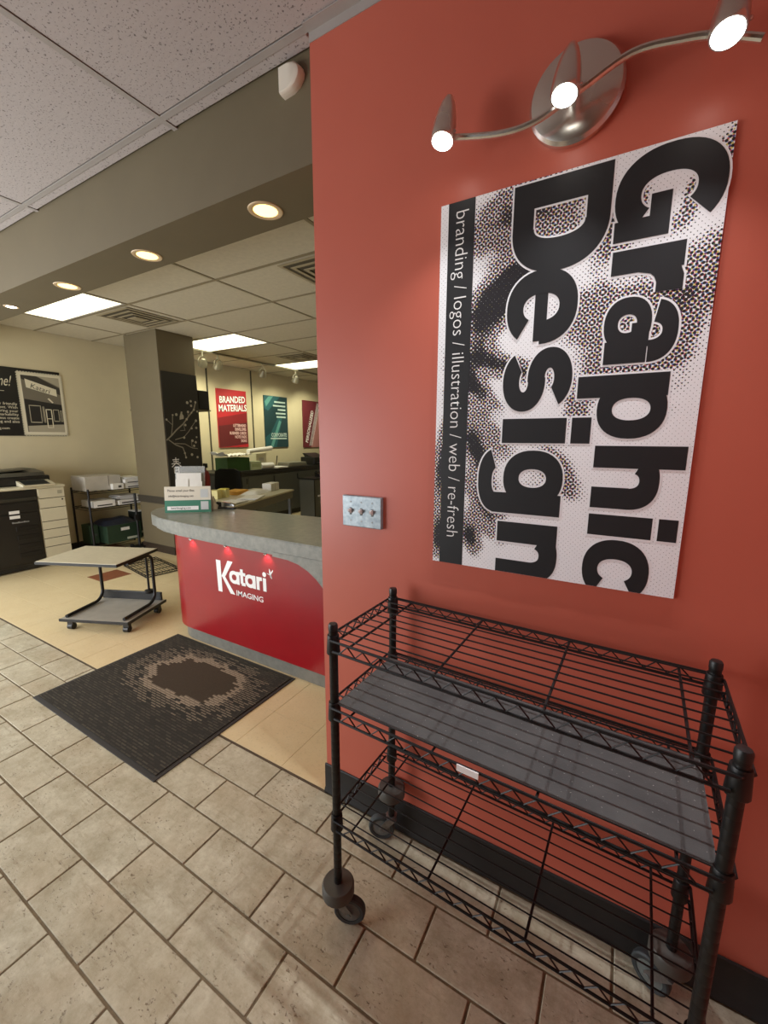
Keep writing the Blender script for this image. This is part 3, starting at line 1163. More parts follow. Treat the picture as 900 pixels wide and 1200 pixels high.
def ribbon(pts, z0, z1, th):
    """upright panel that follows a plan line, thickness th inwards (+y / +x)"""
    m = MB()
    inn = []
    for i, (x, y) in enumerate(pts):
        a = pts[max(0, i - 1)]
        b = pts[min(len(pts) - 1, i + 1)]
        t = Vector((b[0] - a[0], b[1] - a[1])).normalized()
        n = Vector((t.y, -t.x)) * th
        inn.append((x + n.x, y + n.y))
    poly = list(pts) + inn[::-1]
    k = len(pts)
    v = [(x, y, z0) for x, y in poly] + [(x, y, z1) for x, y in poly]
    f = []
    N = 2 * k
    for i in range(k - 1):
        a, b_, c, d = i, i + 1, N - 2 - i, N - 1 - i
        f.append((a, b_, c, d)); f.append((N + a, N + b_, N + c, N + d))
    for i in range(N):
        j = (i + 1) % N
        f.append((i, j, N + j, N + i))
    return m.add(v, f)


front = [(.55, .555)] + arc(-1.72, .555 + .36, .32, .36, 270, 180, 16) + [(-2.04, 1.10)]
toe = [(.55, .578)] + arc(-1.70, .578 + .34, .30, .34, 270, 180, 16) + [(-2.00, 1.08)]
ctr = thing('reception_counter', 'crimson reception counter with rounded end and white Katari Imaging lettering', 'counter', (0, 0, 0))
pan = ribbon(front, .100, .800, .02).build('front_panel', REDGLOSS, ctr)
ribbon(toe, .001, .102, .02).build('toe_kick', mat('grey_toe_kick', (128, 126, 116), .5, var=.15, vscale=18), ctr)
MB().prism([(.55, .58)] + arc(-1.70, .92, .30, .34, 270, 180, 10) + [(-2.00, 1.08), (.55, 1.08)], .10, .795, 'z').build('carcass', DKGREY, ctr)

# logo on the panel (x along the counter, z up)
LM = basis((0, .5538, 0), (1, 0, 0), (0, 0, 1))
Z = .540
logo = []
logo += g_poly([(-1.364, .683), (-1.318, .681), (-1.317, .458), (-1.358, .458)])
logo += g_poly([(-1.318, .570), (-1.246, .690), (-1.197, .690), (-1.286, .565)])
logo += g_poly([(-1.318, .580), (-1.288, .585), (-1.190, .462), (-1.236, .462)])
for cx in (-1.190, -1.040):
    logo += g_ring(cx, Z + .044, (.048, .045), (.022, .020), 0, 360, n=24)
    logo += g_rect(cx + .024, cx + .050, Z, Z + .088)
logo += g_rect(-1.130, -1.104, Z + .012, Z + .112) + g_rect(-1.142, -1.082, Z + .068, Z + .090) + g_rect(-1.122, -1.084, Z, Z + .022)
logo += g_rect(-.982, -.956, Z, Z + .088) + g_stroke([(-.968, Z + .06), (-.955, Z + .076), (-.932, Z + .077)], .024)
logo += g_rect(-.924, -.896, Z, Z + .088) + g_ring(-.910, Z + .112, (.016, .016), (.001, .001), 0, 360, n=16)
flat(logo, LM, 'logo_name', WHITE, pan)
text('logo_subtitle', 'IMAGING', .052, WHITE, basis((-1.180, .5536, .462), (1, 0, 0), (0, 0, 1)), pan, sx=1.16, bold=.0006)
bird = [[(-.888, .668), (-.866, .660), (-.856, .672), (-.832, .697), (-.834, .684), (-.850, .662), (-.846, .650), (-.858, .640), (-.862, .655), (-.880, .661)],
        [(-.866, .662), (-.866, .700), (-.858, .690), (-.852, .668)]]
flat(bird, LM, 'logo_bird', WHITE, pan)
tail = [[(-.862, .655), (-.848, .634), (-.844, .636), (-.852, .660)]]
flat(tail, LM, 'logo_bird_tail', WHITE, pan)

# worktop
top_poly = [(.55, .500), (-.4, .500), (-1.40, .505), (-1.75, .520), (-1.98, .548), (-2.15, .600), (-2.29, .680), (-2.375, .775),
            (-2.415, .880), (-2.40, .970), (-2.34, 1.040), (-2.24, 1.085), (-2.05, 1.110), (-1.80, 1.125), (-.95, 1.190), (.55, 1.200)]
wt = thing('stone_worktop', 'thick grey stone-look worktop with rounded tip on the crimson counter', 'countertop', (0, 0, 0))
bm = bmesh.new()
vs = [bm.verts.new((x, y, .802)) for x, y in top_poly]
fc = bm.faces.new(vs)
ex = bmesh.ops.extrude_face_region(bm, geom=[fc])
for q in ex['geom']:
    if isinstance(q, bmesh.types.BMVert):
        q.co.z = CT
bmesh.ops.recalc_face_normals(bm, faces=bm.faces[:])
ed = [e for e in bm.edges if abs(e.verts[0].co.z - e.verts[1].co.z) < 1e-4]
lowe = [e for e in ed if e.verts[0].co.z < .85]
upe = [e for e in ed if e.verts[0].co.z > .85]
bmesh.ops.bevel(bm, geom=upe, offset=.006, segments=2, affect='EDGES')
lowe = [e for e in bm.edges if e.is_valid and e.verts[0].co.z < .803 and e.verts[1].co.z < .803]
bmesh.ops.bevel(bm, geom=lowe, offset=.030, segments=4, affect='EDGES')
me = bpy.data.meshes.new('slab')
bm.to_mesh(me)
bm.free()
me.materials.append(SLAB)
me.polygons.foreach_set('use_smooth', [True] * len(me.polygons))
me.set_sharp_from_angle(angle=R(35))
obj('slab', me, wt)
sweep = [(-.78, .83), (-.78, .803), (-.66, .798), (-.58, .784), (-.51, .755), (-.455, .720), (-.41, .680), (-.37, .620), (-.345, .54), (-.335, .40),
         (-.33, .103), (.55, .103), (.55, .83)]
MB().prism(sweep, .503, .5535, 'y').build('swept_fascia', SLAB, wt)
# small puck lamps under the lip
for x, where in ((-1.60, 'near the rounded end'), (-1.238, 'above the letter K'), (-.873, 'above the bird mark')):
    t = thing('puck_light', 'tiny round lamp under the worktop lip ' + where, 'puck light', (x, .538, .800), group='puck lights under the counter lip')
    MB().lathe([(.012, -.006), (.013, -.001), (.013, .0)], 14).build('housing', CHROME, t)
    MB().lathe([(.001, -.0075), (.009, -.007), (.011, -.0062)], 12, caps=False).build('lens', BULB, t)
    spot_light('puck_beam', (0, -.006, -.012), (0, .35, -1), .5, (1, .9, .8), R(120), .7, .006, t)

# ================================================================== THINGS ON THE COUNTER
# ---- folded acrylic sign
sg = thing('counter_sign', 'cream and green contact sign standing on the counter top', 'sign', (-2.115, .690, CT), math.atan2(.225, .265))
SW, SH = .345, .205
b = MB().prism([(0, 0), (.004, 0), (.034, SH), (.030, SH)], 0, SW, 'x')
b.prism([(.090, 0), (.094, 0), (.038, SH), (.034, SH)], 0, SW, 'x')
b.build('holder', OFFWHITE, sg)
nrm = Vector((0, SH, -.030)).normalized()


def on_sign(x, h):
    k = h / SH
    return basis((x, .030 * k - .0009, h), (1, 0, 0), Vector((0, .030, SH)).normalized())


flat([[(0, 0), (SW, 0), (SW, .098), (0, .098)]], on_sign(0, .001), 'green_half', TEALG, sg)
text('heading', 'Please email your files:', .026, PRINTBLACK, on_sign(.022, .166), sg, sx=.86)
text('email_line', 'info@katariimaging.com', .024, PRINTBLACK, on_sign(.028, .124), sg, sx=.80)
text('green_heading', 'or please upload online at:', .018, WHITE, basis((.024, .0125, .070), (1, 0, 0), (0, .145, .99)), sg, sx=.95)
flat([[(.018, .022), (.250, .022), (.250, .052), (.018, .052)]], on_sign(0, .0) @ Matrix.Translation((0, 0, .0006)), 'address_field', WHITE, sg)
text('address', 'katariimaging.com', .024, PRINTBLACK, on_sign(.045, .030) @ Matrix.Translation((0, 0, .0012)), sg, sx=.85)
for zz in (.120, .022):
    flat([[(.268, zz), (.326, zz), (.326, zz + .066), (.268, zz + .066)]], on_sign(0, 0) @ Matrix.Translation((0, 0, .0006)), 'code_square', mat('pale_grey_print', (200, 205, 206), .5), sg)
# ---- brochure holder
bh = thing('brochure_holder', 'clear acrylic brochure holder full of leaflets behind the counter sign', 'brochure holder', (-2.27, .868, CT), math.atan2(.225, .265))
MB().prism([(.05, 0), (.054, 0), (.124, .345), (.120, .345)], 0, .24, 'x').build('back_plate', CLEAR, bh)
MB().prism([(0, 0), (.003, 0), (.03, .12), (.027, .12)], 0, .24, 'x').build('front_pocket', CLEAR, bh)
MB().box(0, .24, 0, .06, 0.0002, .003).build('foot', CLEAR, bh)
for k, (x0, hgt, yy) in enumerate(((.015, .285, .040), (.012, .235, .024), (.122, .215, .024))):
    lf = tag(MB().prism([(0, 0), (.006, 0), (.062, hgt), (.056, hgt)], 0, .2 if k == 0 else .10, 'x').build('leaflet', PAPER, None, (0, 0, 0)),
             ('tall leaflet at the back of the brochure holder', 'short leaflet at the front of the brochure holder near its edge',
              'short leaflet at the front of the brochure holder near its middle')[k], 'leaflet', 'leaflets in the brochure holder')
    M = Matrix.Translation((-2.27, .868, CT + .004)) @ Matrix.Rotation(math.atan2(.225, .265), 4, 'Z') @ Matrix.Translation((x0, yy - .012, 0))
    lf.matrix_world = M
    flat([[(.03, hgt - .03), (.09, hgt - .03), (.09, hgt - .036), (.03, hgt - .036)]], basis((0, .056 * (hgt - .01) / hgt - .0075, .0), (1, 0, 0), (0, 0.02, 1)), 'printed_line', PRINTBLACK, lf)
# ---- stapler
st = thing('stapler', 'chrome and black desk stapler at the back of the counter top', 'stapler', (-1.955, 1.055, CT), .30)
MB().bbox(0, .17, -.018, .018, 0, .014, .004).build('base', BLACKPL, st)
MB().prism([(.0, .012), (.0, .052), (.03, .060), (.12, .052), (.165, .038), (.165, .026), (.10, .024), (.03, .012)], -.016, .016, 'y').build('arm', CHROME, st)
MB().bbox(.0, .05, -.019, .019, .014, .058, .006).build('hinge_cover', BLACKPL, st)
# ---- tape dispenser
tp = thing('tape_dispenser', 'white tape dispenser with dark hub beside the counter sign', 'tape dispenser', (-2.02, .985, CT), .70)
MB().prism([(0, 0), (.10, 0), (.11, .03), (.085, .05), (.07, .10), (.04, .12), (.01, .10), (0, .05)], -.025, .025, 'y').build('body', OFFWHITE, tp)
MB().cyl((.045, -.028, .075), (.045, .028, .075), .022, 18).build('hub', BLACKPL, tp)

# ================================================================== LOW PRINTER STAND
ls = thing('low_rolling_stand', 'low rolling stand with beige top and black tube legs near the counter', 'stand', (-2.545, .457, 0), R(23.6))
bw, bd = .575, .465
MB().bbox(-bw / 2, bw / 2, -bd / 2, bd / 2, .085, .105, .004).build('base_board', LAMGREY, ls)
MB().bbox(-bw / 2 - .003, bw / 2 + .003, -bd / 2 - .004, -bd / 2, .083, .106, .001).build('base_edge', BLACKPL, ls)
MB().bbox(bw / 2, bw / 2 + .004, -bd / 2, bd / 2, .083, .106, .001).build('base_edge', BLACKPL, ls)
MB().bbox(-bw / 2 + .0, bw / 2 - .02, bd / 2 - .03, bd / 2 - .012, .106, .178, .003).build('back_strip', BLACKPL, ls)
tz = .545
txo, tyo = -.085, .0
tw2, td2 = .67, .47
MB().bbox(-tw2 / 2 + txo, tw2 / 2 + txo, -td2 / 2 + tyo, td2 / 2 + tyo, tz, tz + .020, .003).build('top_board', LAMINATE, ls)
ebm = MB()
ebm.box(-tw2 / 2 + txo - .004, tw2 / 2 + txo + .004, -td2 / 2 + tyo - .004, -td2 / 2 + tyo - .0002, tz - .004, tz + .017)
ebm.box(tw2 / 2 + txo + .0002, tw2 / 2 + txo + .004, -td2 / 2 + tyo, td2 / 2 + tyo, tz - .004, tz + .017)
ebm.build('top_edge', BLACKPL, ls)
for sx in (-1, 1):
    x = sx * (bw / 2 - .045)
    pts = [(x, -bd / 2 + .02, .119), (x, bd / 2 - .16, .119)]
    pts += [(x, bd / 2 - .16 + .09 * math.sin(a), .119 + .09 * (1 - math.cos(a))) for a in [PI / 2 * i / 8 for i in range(1, 9)]]
    pts += [(x, bd / 2 - .07, tz - .068)]
    pts += [(x, bd / 2 - .07 - .06 * (1 - math.cos(a)), tz - .068 + .055 * math.sin(a)) for a in [PI / 2 * i / 8 for i in range(1, 9)]]
    pts += [(x, -.12, tz - .013)]
    MB().tube(pts, .0125, 10).build('tube_leg', BLACKMET, ls)
MB().cyl((bw / 2 - .115, bd / 2 - .045, .18), (bw / 2 - .115, bd / 2 - .045, tz), .009, 10).build('strut', BLACKMET, ls)
MB().lathe([(.034, .178), (.036, .182), (.036, .200), (.03, .206)], 16, Matrix.Translation((bw / 2 - .115, bd / 2 - .045, 0))).build('strut_collar', BLACKPL, ls)
for sx in (-1, 1):
    for sy in (-1, 1):
        cm = MB()
        x, y = sx * (bw / 2 - .05), sy * (bd / 2 - .05)
        cm.cyl((x - .02, y, .026), (x + .02, y, .026), .026, 14)
        cm.box(x - .024, x + .024, y - .015, y + .015, .045, .085)
        cm.build('caster', BLACKPL, ls)

# ================================================================== COPIER
cp = thing('office_copier', 'black office copier with cream drawer tower against the cream wall', 'copier', (-4.76, 0, 0))
# local x: towards the room is +, y as world
MB().bbox(-.50, 0, .02, .835, .07, .9205, .008).build('body', COPIERBLK, cp)
MB().box(-.48, -.02, .05, 1.05, .02, .07).build('plinth', BLACKPL, cp)
MB().bbox(-.012, .010, .30, .828, .10, .66, .006).build('front_door', COPIERBLK, cp)
MB().bbox(-.012, .012, .30, .828, .68, .78, .006).build('upper_door', COPIERBLK, cp)
MB().bbox(-.02, .016, .28, .830, .800, .835, .006).build('output_lip', mat('dark_bronze_plastic', (52, 50, 42), .35), cp)
for k, z in enumerate((.50, .40, .30, .20)):
    MB().bbox(.008, .020, .60, .80, z - .035, z + .02, .004).build('paper_drawer', mat('drawer_black', (20, 19, 18), .4), cp)
for z in (.665, .612):
    MB().box(.0105, .0125, .56, .65, z, z + .034).build('sticker', PAPER, cp)
lt = MB()
for k in range(9):
    lt.box(.0105, .0120, .575 + .017 * k, .588 + .017 * k, .560, .572 if k % 3 else .577)
lt.build('model_lettering', mat('grey_lettering', (150, 150, 146), .5), cp)
# cream tower
MB().bbox(-.46, -.004, .838, 1.105, .10, .92, .006).build('tower', CREAMPL, cp)
for (z0, z1) in ((.806, .915), (.691, .799), (.536, .684), (.441, .529), (.336, .434), (.236, .329), (.11, .229)):
    d = MB().bbox(-.004, .006, .845, 1.10, z0, z1, .003).build('drawer_front', CREAMPL, cp)
for z in (.8025, .6875, .5325, .4375, .3325, .2325):
    MB().box(-.003, .0035, .846, 1.099, z - .0035, z + .0035).build('drawer_gap_shade', mat('gap_shade_brown', (60, 54, 40), .7), cp)  # solid dark strips, coloured as the shade between drawer fronts
MB().box(.006, .008, 1.03, 1.075, .845, .885).build('badge', mat('badge_grey', (170, 164, 140), .5), cp)
MB().cyl((.004, 1.07, .775), (.010, 1.07, .775), .009, 12).build('lock', BLACKPL, cp)
# cream deck, console and scanner
MB().prism([(-.46, .921), (.012, .921), (.020, .930), (.010, .950), (-.46, .955)], .02, 1.11, 'y').build('deck', CREAMPL, cp)
con = MB().prism([(-.11, .9555), (.06, .952), (.075, .970), (-.11, 1.012)], .70, 1.00, 'y').build('console', CREAMPL, cp)
MB().prism([(-.10, 1.0100), (.058, .9742), (.058, .9760), (-.10, 1.0118)], .72, .955, 'y').build('screen', SCREEN, con)
MB().bbox(-.46, -.125, .02, 1.03, .957, 1.06, .015).build('scanner_lid', COPIERBLK, cp)
MB().prism([(-.42, 1.06), (-.12, 1.06), (-.14, 1.10), (-.40, 1.13)], .40, .98, 'y').build('document_feeder', mat('feeder_bronze', (64, 60, 50), .35), cp)
MB().prism([(.30, 1.10), (.86, 1.13), (.88, 1.145), (.30, 1.115)], -.40, -.16, 'x').build('feeder_tray', mat('feeder_tray_grey', (84, 80, 66), .4), cp)

# ================================================================== WIRE SHELF BY THE WALL, WITH BOXES
wx0, wx1, wy0, wy1 = -5.22, -4.80, 1.37, 2.10
ws = thing('wall_wire_shelf', 'small black wire shelf unit holding paper boxes between copier and pillar', 'shelf unit', (wx0, wy0, 0))
W_, D_ = wx1 - wx0, wy1 - wy0
for (x, y) in ((0, 0), (W_, 0), (W_, D_), (0, D_)):
    MB().lathe([(.0125, .0), (.0125, .845), (.010, .852)], 10, Matrix.Translation((x, y, 0))).build('post', BLACKMET, ws)
for z in (.815, .600, .12):
    s = MB()
    for (a, b) in (((0, 0), (W_, 0)), ((W_, 0), (W_, D_)), ((W_, D_), (0, D_)), ((0, D_), (0, 0))):
        s.tube([(a[0], a[1], z), (b[0], b[1], z)], .005, 6)
        s.tube([(a[0], a[1], z - .025), (b[0], b[1], z - .025)], .004, 6)
    so = s.build('shelf', BLACKMET, ws)
    for k in range(9):
        y = D_ * (k + .5) / 9
        MB().tube([(0, y, z - .001), (W_, y, z - .001)], .003, 5).build('wire', BLACKMET, so)


def tbox(name, x0, x1, y0, y1, z0, z1, m, label, cat, group=None, b=.004):
    t = thing(name, label, cat, ((x0 + x1) / 2, (y0 + y1) / 2, z0), 0, group)
    hx, hy = (x1 - x0) / 2, (y1 - y0) / 2
    MB().bbox(-hx, hx, -hy, hy, 0, z1 - z0, b).build('body', m, t)
    return t, hx, hy


zt = .8205
t, hx, hy = tbox('carton', -5.20, -4.845, 1.37, 1.80, zt, zt + .185, CARD, 'large grey-white carton on the top of the wall wire shelf', 'box')
MB().box(hx + .0002, hx + .002, .06, .066, .05, .185).build('flap_gap_shade', mat('carton_gap_shadow', (120, 112, 100), .7), t)  # thin strip, its darker colour stands for shade in the flap gap
MB().box(-hx, hx, .055, .071, .1852, .1862).build('tape', mat('clear_tape', (180, 170, 150), .4), t)
t, hx, hy = tbox('small_carton', -4.842, -4.785, 1.66, 1.80, zt, zt + .075, PAPER, 'small white carton standing against the large grey-white carton', 'box')
MB().box(hx + .0002, hx + .001, .0, .04, .02, .05).build('printed_mark', DKGREY, t)
for k in range(2):
    t, hx, hy = tbox('paper_tray', -5.10, -4.80, 1.83, 2.06, zt + .06 * k, zt + .06 * k + .057, PAPER,
                     ('lower white paper carton in the stack on the top wire shelf', 'upper white paper carton in the stack on the top wire shelf')[k], 'box', 'paper cartons on the wall shelf')
    MB().box(hx + .0002, hx + .0012, -hy + .03, hy - .03, .012, .024).build('slot', mat('carton_slot', (60, 56, 50), .7), t)
pk = thing('paper_stack', 'loose stack of white sheets on top of the white paper cartons', 'paper', (-4.96, 1.95, zt + .1175))
for k in range(4):
    MB().box(-.13, .13, -.10, .10, .007 * k, .007 * k + .006).build('sheet_pack', PAPER, pk, (random.uniform(-.01, .01), random.uniform(-.01, .01), 0), random.uniform(-.15, .15))
zt = .6055
for k, (a, b, h, lab) in enumerate(((1.42, 1.68, .085, 'white printed carton on the second wire shelf towards the copier'),
                                    (1.72, 2.04, .060, 'flat white carton on the second wire shelf towards the pillar'))):
    t, hx, hy = tbox('paper_tray', -5.12, -4.80, a, b, zt, zt + h, PAPER, lab, 'box', 'paper cartons on the wall shelf')
    MB().box(hx + .0002, hx + .0012, -hy + .04, hy - .04, .018, .034).build('slot', MATS['carton_slot'], t)
pk = thing('paper_stack', 'fanned pile of white sheets on the second wire shelf', 'paper', (-4.96, 1.88, zt + .0605))
for k in range(7):
    MB().box(-.11, .11, -.13, .13, .008 * k, .008 * k + .0075).build('sheet_pack', PAPER, pk, (random.uniform(-.02, .02), random.uniform(-.03, .03), 0), random.uniform(-.12, .12))
t, hx, hy = tbox('green_box', -5.10, -4.72, 1.50, 1.94, .126, .345, GREEN, 'dark green paper box with white stripe under the wire shelf', 'box')
MB().box(hx + .0002, hx + .0012, .02, .17, .02, .05).build('stripe', mat('box_stripe', (190, 196, 180), .6), t)
MB().box(hx + .0002, hx + .0012, -.05, .06, .15, .19).build('sticker', PAPER, t)
MB().bbox(-hx - .004, hx + .004, -hy - .004, hy + .004, .215, .235, .003).build('lid_rim', GREEN, t)
bg = thing('navy_bag', 'crumpled navy bag lying on the dark green box', 'bag', (-4.90, 1.70, .3615))
bv = MB()
for i in range(12):
    for j in range(7):
        u, v = i / 11, j / 6
        e = math.sin(PI * u) ** .5 * math.sin(PI * v) ** .5
        bv.v.append((-.17 + .34 * v, -.22 + .46 * u, max(0, .11 * e * (1 - .45 * u) + .018 * e * math.sin(7 * u + 5 * v))))
for i in range(11):
    for j in range(6):
        a = i * 7 + j
        bv.f.append((a, a + 1, a + 8, a + 7))
o0 = len(bv.v)
bv.v += [(x, y, 0) for x, y, z in bv.v[:o0]]
for i in range(11):
    for j in range(6):
        a = o0 + i * 7 + j
        bv.f.append((a, a + 7, a + 8, a + 1))
bv.build('bag_body', NAVY, bg)
t, hx, hy = tbox('slim_green_box', -5.12, -4.9, 1.385, 1.485, .126, .37, GREEN, 'slim dark green carton at the copier end under the wire shelf', 'box')
MB().box(hx, hx + .001, -.03, .03, .1, .13).build('sticker', DKGREY, t)
t, hx, hy = tbox('dark_binder_box', -5.05, -4.84, 1.955, 2.08, .126, .47, mat('black_green_carton', (30, 38, 34), .5, var=.2), 'black-green carton at the pillar end under the wire shelf', 'box')
MB().box(hx + .0002, hx + .0012, -.03, .04, .04, .07).build('stripe', PAPER, t)
MB().bbox(-hx, hx, -hy, hy, .3445, .356, .004).build('paper_cover', PAPER, t)
# upright post of a folded trolley
tr = thing('folded_trolley', 'folded black trolley standing in front of the wall wire shelf', 'trolley', (-4.66, 1.86, 0))
for y in (0,):
    MB().cyl((0, y, .03), (0, y, .76), .016, 12).build('upright', BLACKMET, tr)
MB().bbox(-.06, .10, -.09, .09, .03, .045, .003).build('toe_plate', BLACKMET, tr)
MB().bbox(-.015, .02, -.035, .035, .40, .47, .005).build('bracket', BLACKPL, tr)
for y in (-.075, .075):
    MB().cyl((-.045, y - .012, .035), (-.045, y + .012, .035), .034, 14).build('wheel', BLACKPL, tr)
# wire shelf panel lying on the floor
wp = thing('loose_wire_panel', 'black wire shelf panel lying on the floor beside the counter end', 'wire panel', (-3.66, 1.42, 0), R(-10))
pw, pd = .66, .36
fr = MB()
P4 = [(-pw / 2, -pd / 2), (pw / 2, -pd / 2), (pw / 2, pd / 2), (-pw / 2, pd / 2)]
for i in range(4):
    a, b = P4[i], P4[(i + 1) % 4]
    for zz in (.006, .030):
        fr.tube([(a[0], a[1], zz), (b[0], b[1], zz)], .005, 6)
    nn = 14
    fr.tube([(a[0] + (b[0] - a[0]) * k / nn, a[1] + (b[1] - a[1]) * k / nn, .028 if k % 2 else .008) for k in range(nn + 1)], .003, 5)
fr.build('frame', BLACKMET, wp)
for k in range(9):
    y = -pd / 2 + pd * (k + 1) / 10
    MB().tube([(-pw / 2, y, .030), (pw / 2, y, .030)], .003, 5).build('wire', BLACKMET, wp)
for k in range(3):
    x = -pw / 2 + pw * (k + 1) / 4
    MB().tube([(x, -pd / 2, .024), (x, pd / 2, .024)], .004, 5).build('cross_bar', BLACKMET, wp)

# ================================================================== LEFT WALL GRAPHICS
def disc(cx, cy, r, n=8):
    return [(cx + r * math.cos(2 * PI * i / n), cy + r * math.sin(2 * PI * i / n)) for i in range(n)]


def q4(x0, x1, y0, y1):
    return [(x0, y0), (x1, y0), (x1, y1), (x0, y1)]


bn = thing('wall_banner', 'black banner with a postage-stamp shop picture on the cream wall', 'banner', (XL, 0, 0))
MB().box(.0006, .010, -.30, 1.432, 1.512, 2.298).build('banner_board', mat('banner_black', (22, 20, 18), .5), bn)
BM = lambda d: basis((.010 + d, 0, 0), (0, 1, 0), (0, 0, 1))
CRM = mat('stamp_cream_print', (220, 212, 186), .6)
# stamp with scalloped edge
y0, y1, z0, z1 = .995, 1.445, 1.520, 2.262
stamp = MB()
stamp.box(.010, .0125, y0, y1, z0, z1)
so = stamp.build('stamp', CRM, bn)
for k in range(27):
    z = z0 + (z1 - z0) * (k + .5) / 27
    for y in (y0, y1):
        MB().cyl((.010, y, z), (.0125, y, z), .0085, 8).build('perforation', CRM, so)
for k in range(16):
    y = y0 + (y1 - y0) * (k + .5) / 16
    for z in (z0, z1):
        MB().cyl((.010, y, z), (.0125, y, z), .0085, 8).build('perforation', CRM, so)
G1, G2, G3, G4 = [mat('stamp_grey_%d' % i, c, .6) for i, c in enumerate(((58, 54, 46), (112, 105, 90), (168, 160, 138), (36, 34, 30)))]
SM = lambda d: basis((.0125 + d, 0, 0), (0, 1, 0), (0, 0, 1))
flat([q4(1.03, 1.415, 1.56, 2.225)], SM(.0004), 'picture_base', G2, so)
flat([[(1.05, 2.225), (1.18, 2.225), (1.415, 2.10), (1.415, 2.02), (1.03, 2.18), (1.03, 2.225)]], SM(.0008), 'roof_line', G1, so)
flat([[(1.19, 2.225), (1.415, 2.225), (1.415, 2.115)]], SM(.0009), 'picture_sky', G3, so)
flat([[(1.065, 2.185), (1.375, 2.085), (1.375, 2.00), (1.07, 2.085)]], SM(.0012), 'shop_sign', CRM, so)
text('shop_sign_lettering', 'Katari', .085, G1, basis((.0125 + .0016, 1.105, 2.085), Vector((0, .94, -.28)), Vector((0, .1, .98))), so, shear=.2)
flat([q4(1.04, 1.415, 1.56, 1.655)], SM(.0008), 'pavement', G3, so)
flat([[(1.035, 1.95), (1.415, 1.90), (1.415, 1.66), (1.035, 1.63)]], SM(.0010), 'shop_front', G4, so)
for (a, b, c, d) in ((1.07, 1.19, 1.67, 1.88), (1.205, 1.225, 1.67, 1.87), (1.31, 1.375, 1.69, 1.84), (1.385, 1.41, 1.69, 1.83)):
    flat([q4(a, b, c, c + .012), q4(a, b, d - .01, d), q4(a, a + .008, c, d), q4(b - .008, b, c, d)], SM(.0014), 'window_frame_print', G3, so)
flat([q4(1.235, 1.245, 1.61, 1.84), q4(1.29, 1.30, 1.61, 1.84), q4(1.235, 1.30, 1.83, 1.84), q4(1.235, 1.30, 1.61, 1.62), q4(1.235, 1.30, 1.72, 1.728)], SM(.0015), 'door_print', CRM, so)
flat([[(1.27, 1.965), (1.285, 1.975), (1.33, 1.925), (1.315, 1.915)]], SM(.0014), 'tail_light_print', CRM, so)
text('banner_script', 'Welcome!', .17, CRM, basis((.0105, .925, 2.085), (0, 1, 0), (0, 0, 1)), bn, align='RIGHT', shear=.45, sx=.55)
flat([q4(.3, .86, 2.022, 2.028)], BM(.0006), 'banner_rule', CRM, bn)
text('banner_paragraph', 'our friendly\nenvironment. With\nto bring your\nremarkability\nprocess create\ning and also', .044, CRM,
     basis((.0105, .962, 1.868), (0, 1, 0), (0, 0, 1)), bn, align='RIGHT', line=.93)
text('banner_address', 'imaging.com', .040, CRM, basis((.0105, .86, 1.588), (0, 1, 0), (0, 0, 1)), bn, align='RIGHT')

# ---- three posters on the cream wall beyond the pillar
def wall_poster(y0, y1, z0, z1, label, base):
    t = thing('service_poster', label, 'poster', (XL, y0, z0), 0, 'service posters on the cream wall')
    MB().box(.0006, .022, 0, y1 - y0, 0, z1 - z0).build('poster_board', base, t)
    return t, y1 - y0, z1 - z0


PMx = lambda d: basis((.022 + d, 0, 0), (0, 1, 0), (0, 0, 1))
RED1, RED2, RED3 = mat('poster_red', (178, 40, 46), .5), mat('poster_dark_red', (132, 34, 38), .5), mat('poster_maroon', (98, 34, 36), .5)
t, w_, h_ = wall_poster(3.765, 4.425, 1.322, 2.350, 'red Branded Materials poster on the cream wall', RED1)
flat([q4(0, w_, 0, .10), [(0, .10), (w_, .10), (w_, .47), (0, .38)]], PMx(.0005), 'dark_band', RED3, t)
flat([[(0, .38), (w_, .46), (w_, .64), (0, .52)]], PMx(.0009), 'mid_band', RED2, t)
flat([[(0, 0.0), (w_, .0), (w_, .06), (.25, .02)]], PMx(.0012), 'red_foot', RED1, t)
for bo, mm, dd in ((.010, RED3, .0016), (.0035, WHITE, .0022)):
    text('title', 'BRANDED\nMATERIALS', .162, mm, basis((.022 + dd, w_ / 2 + .01, .800), (0, 1, .06), (0, 0, 1)), t, align='CENTER', bold=bo, sx=.78, line=.92)
text('list_lettering', 'LETTERHEAD\nENVELOPES\nBUSINESS CARDS\nNOTE PADS\nSIGNS', .070, mat('pale_rose_print', (226, 190, 184), .5),
     basis((.0236, w_ - .04, .375), (0, 1, 0), (0, 0, 1)), t, align='RIGHT', bold=.002, sx=.72)
TEAL1, TEAL2, TEAL3 = mat('poster_teal', (44, 92, 96), .5), mat('poster_dark_teal', (34, 62, 66), .5), mat('poster_light_teal', (92, 150, 142), .5)
t, w_, h_ = wall_poster(4.873, 5.527, 1.305, 2.330, 'teal poster with pale lettering on the cream wall', TEAL2)
flat([[(0, h_), (.45, h_), (.10, h_ - .3), (0, h_ - .25)], [(0, 0), (.30, 0), (.50, .62), (.38, .62), (.16, .3), (0, .2)]], PMx(.0005), 'teal_swirl', TEAL1, t)
flat([[(0.02, h_ - .12), (.12, h_ - .02), (.26, h_), (.05, h_ - .22)], [(.12, 0), (.2, 0), (.46, .52), (.40, .55)]], PMx(.0009), 'light_swirl', TEAL3, t)
PT = mat('pale_teal_print', (186, 206, 198), .5)
flat([q4(a, w_ - .06, z, z + .032) for a, z in ((.28, .895), (.24, .82), (.37, .745), (.31, .67), (.33, .60))], PMx(.0014), 'list_lines', PT, t)
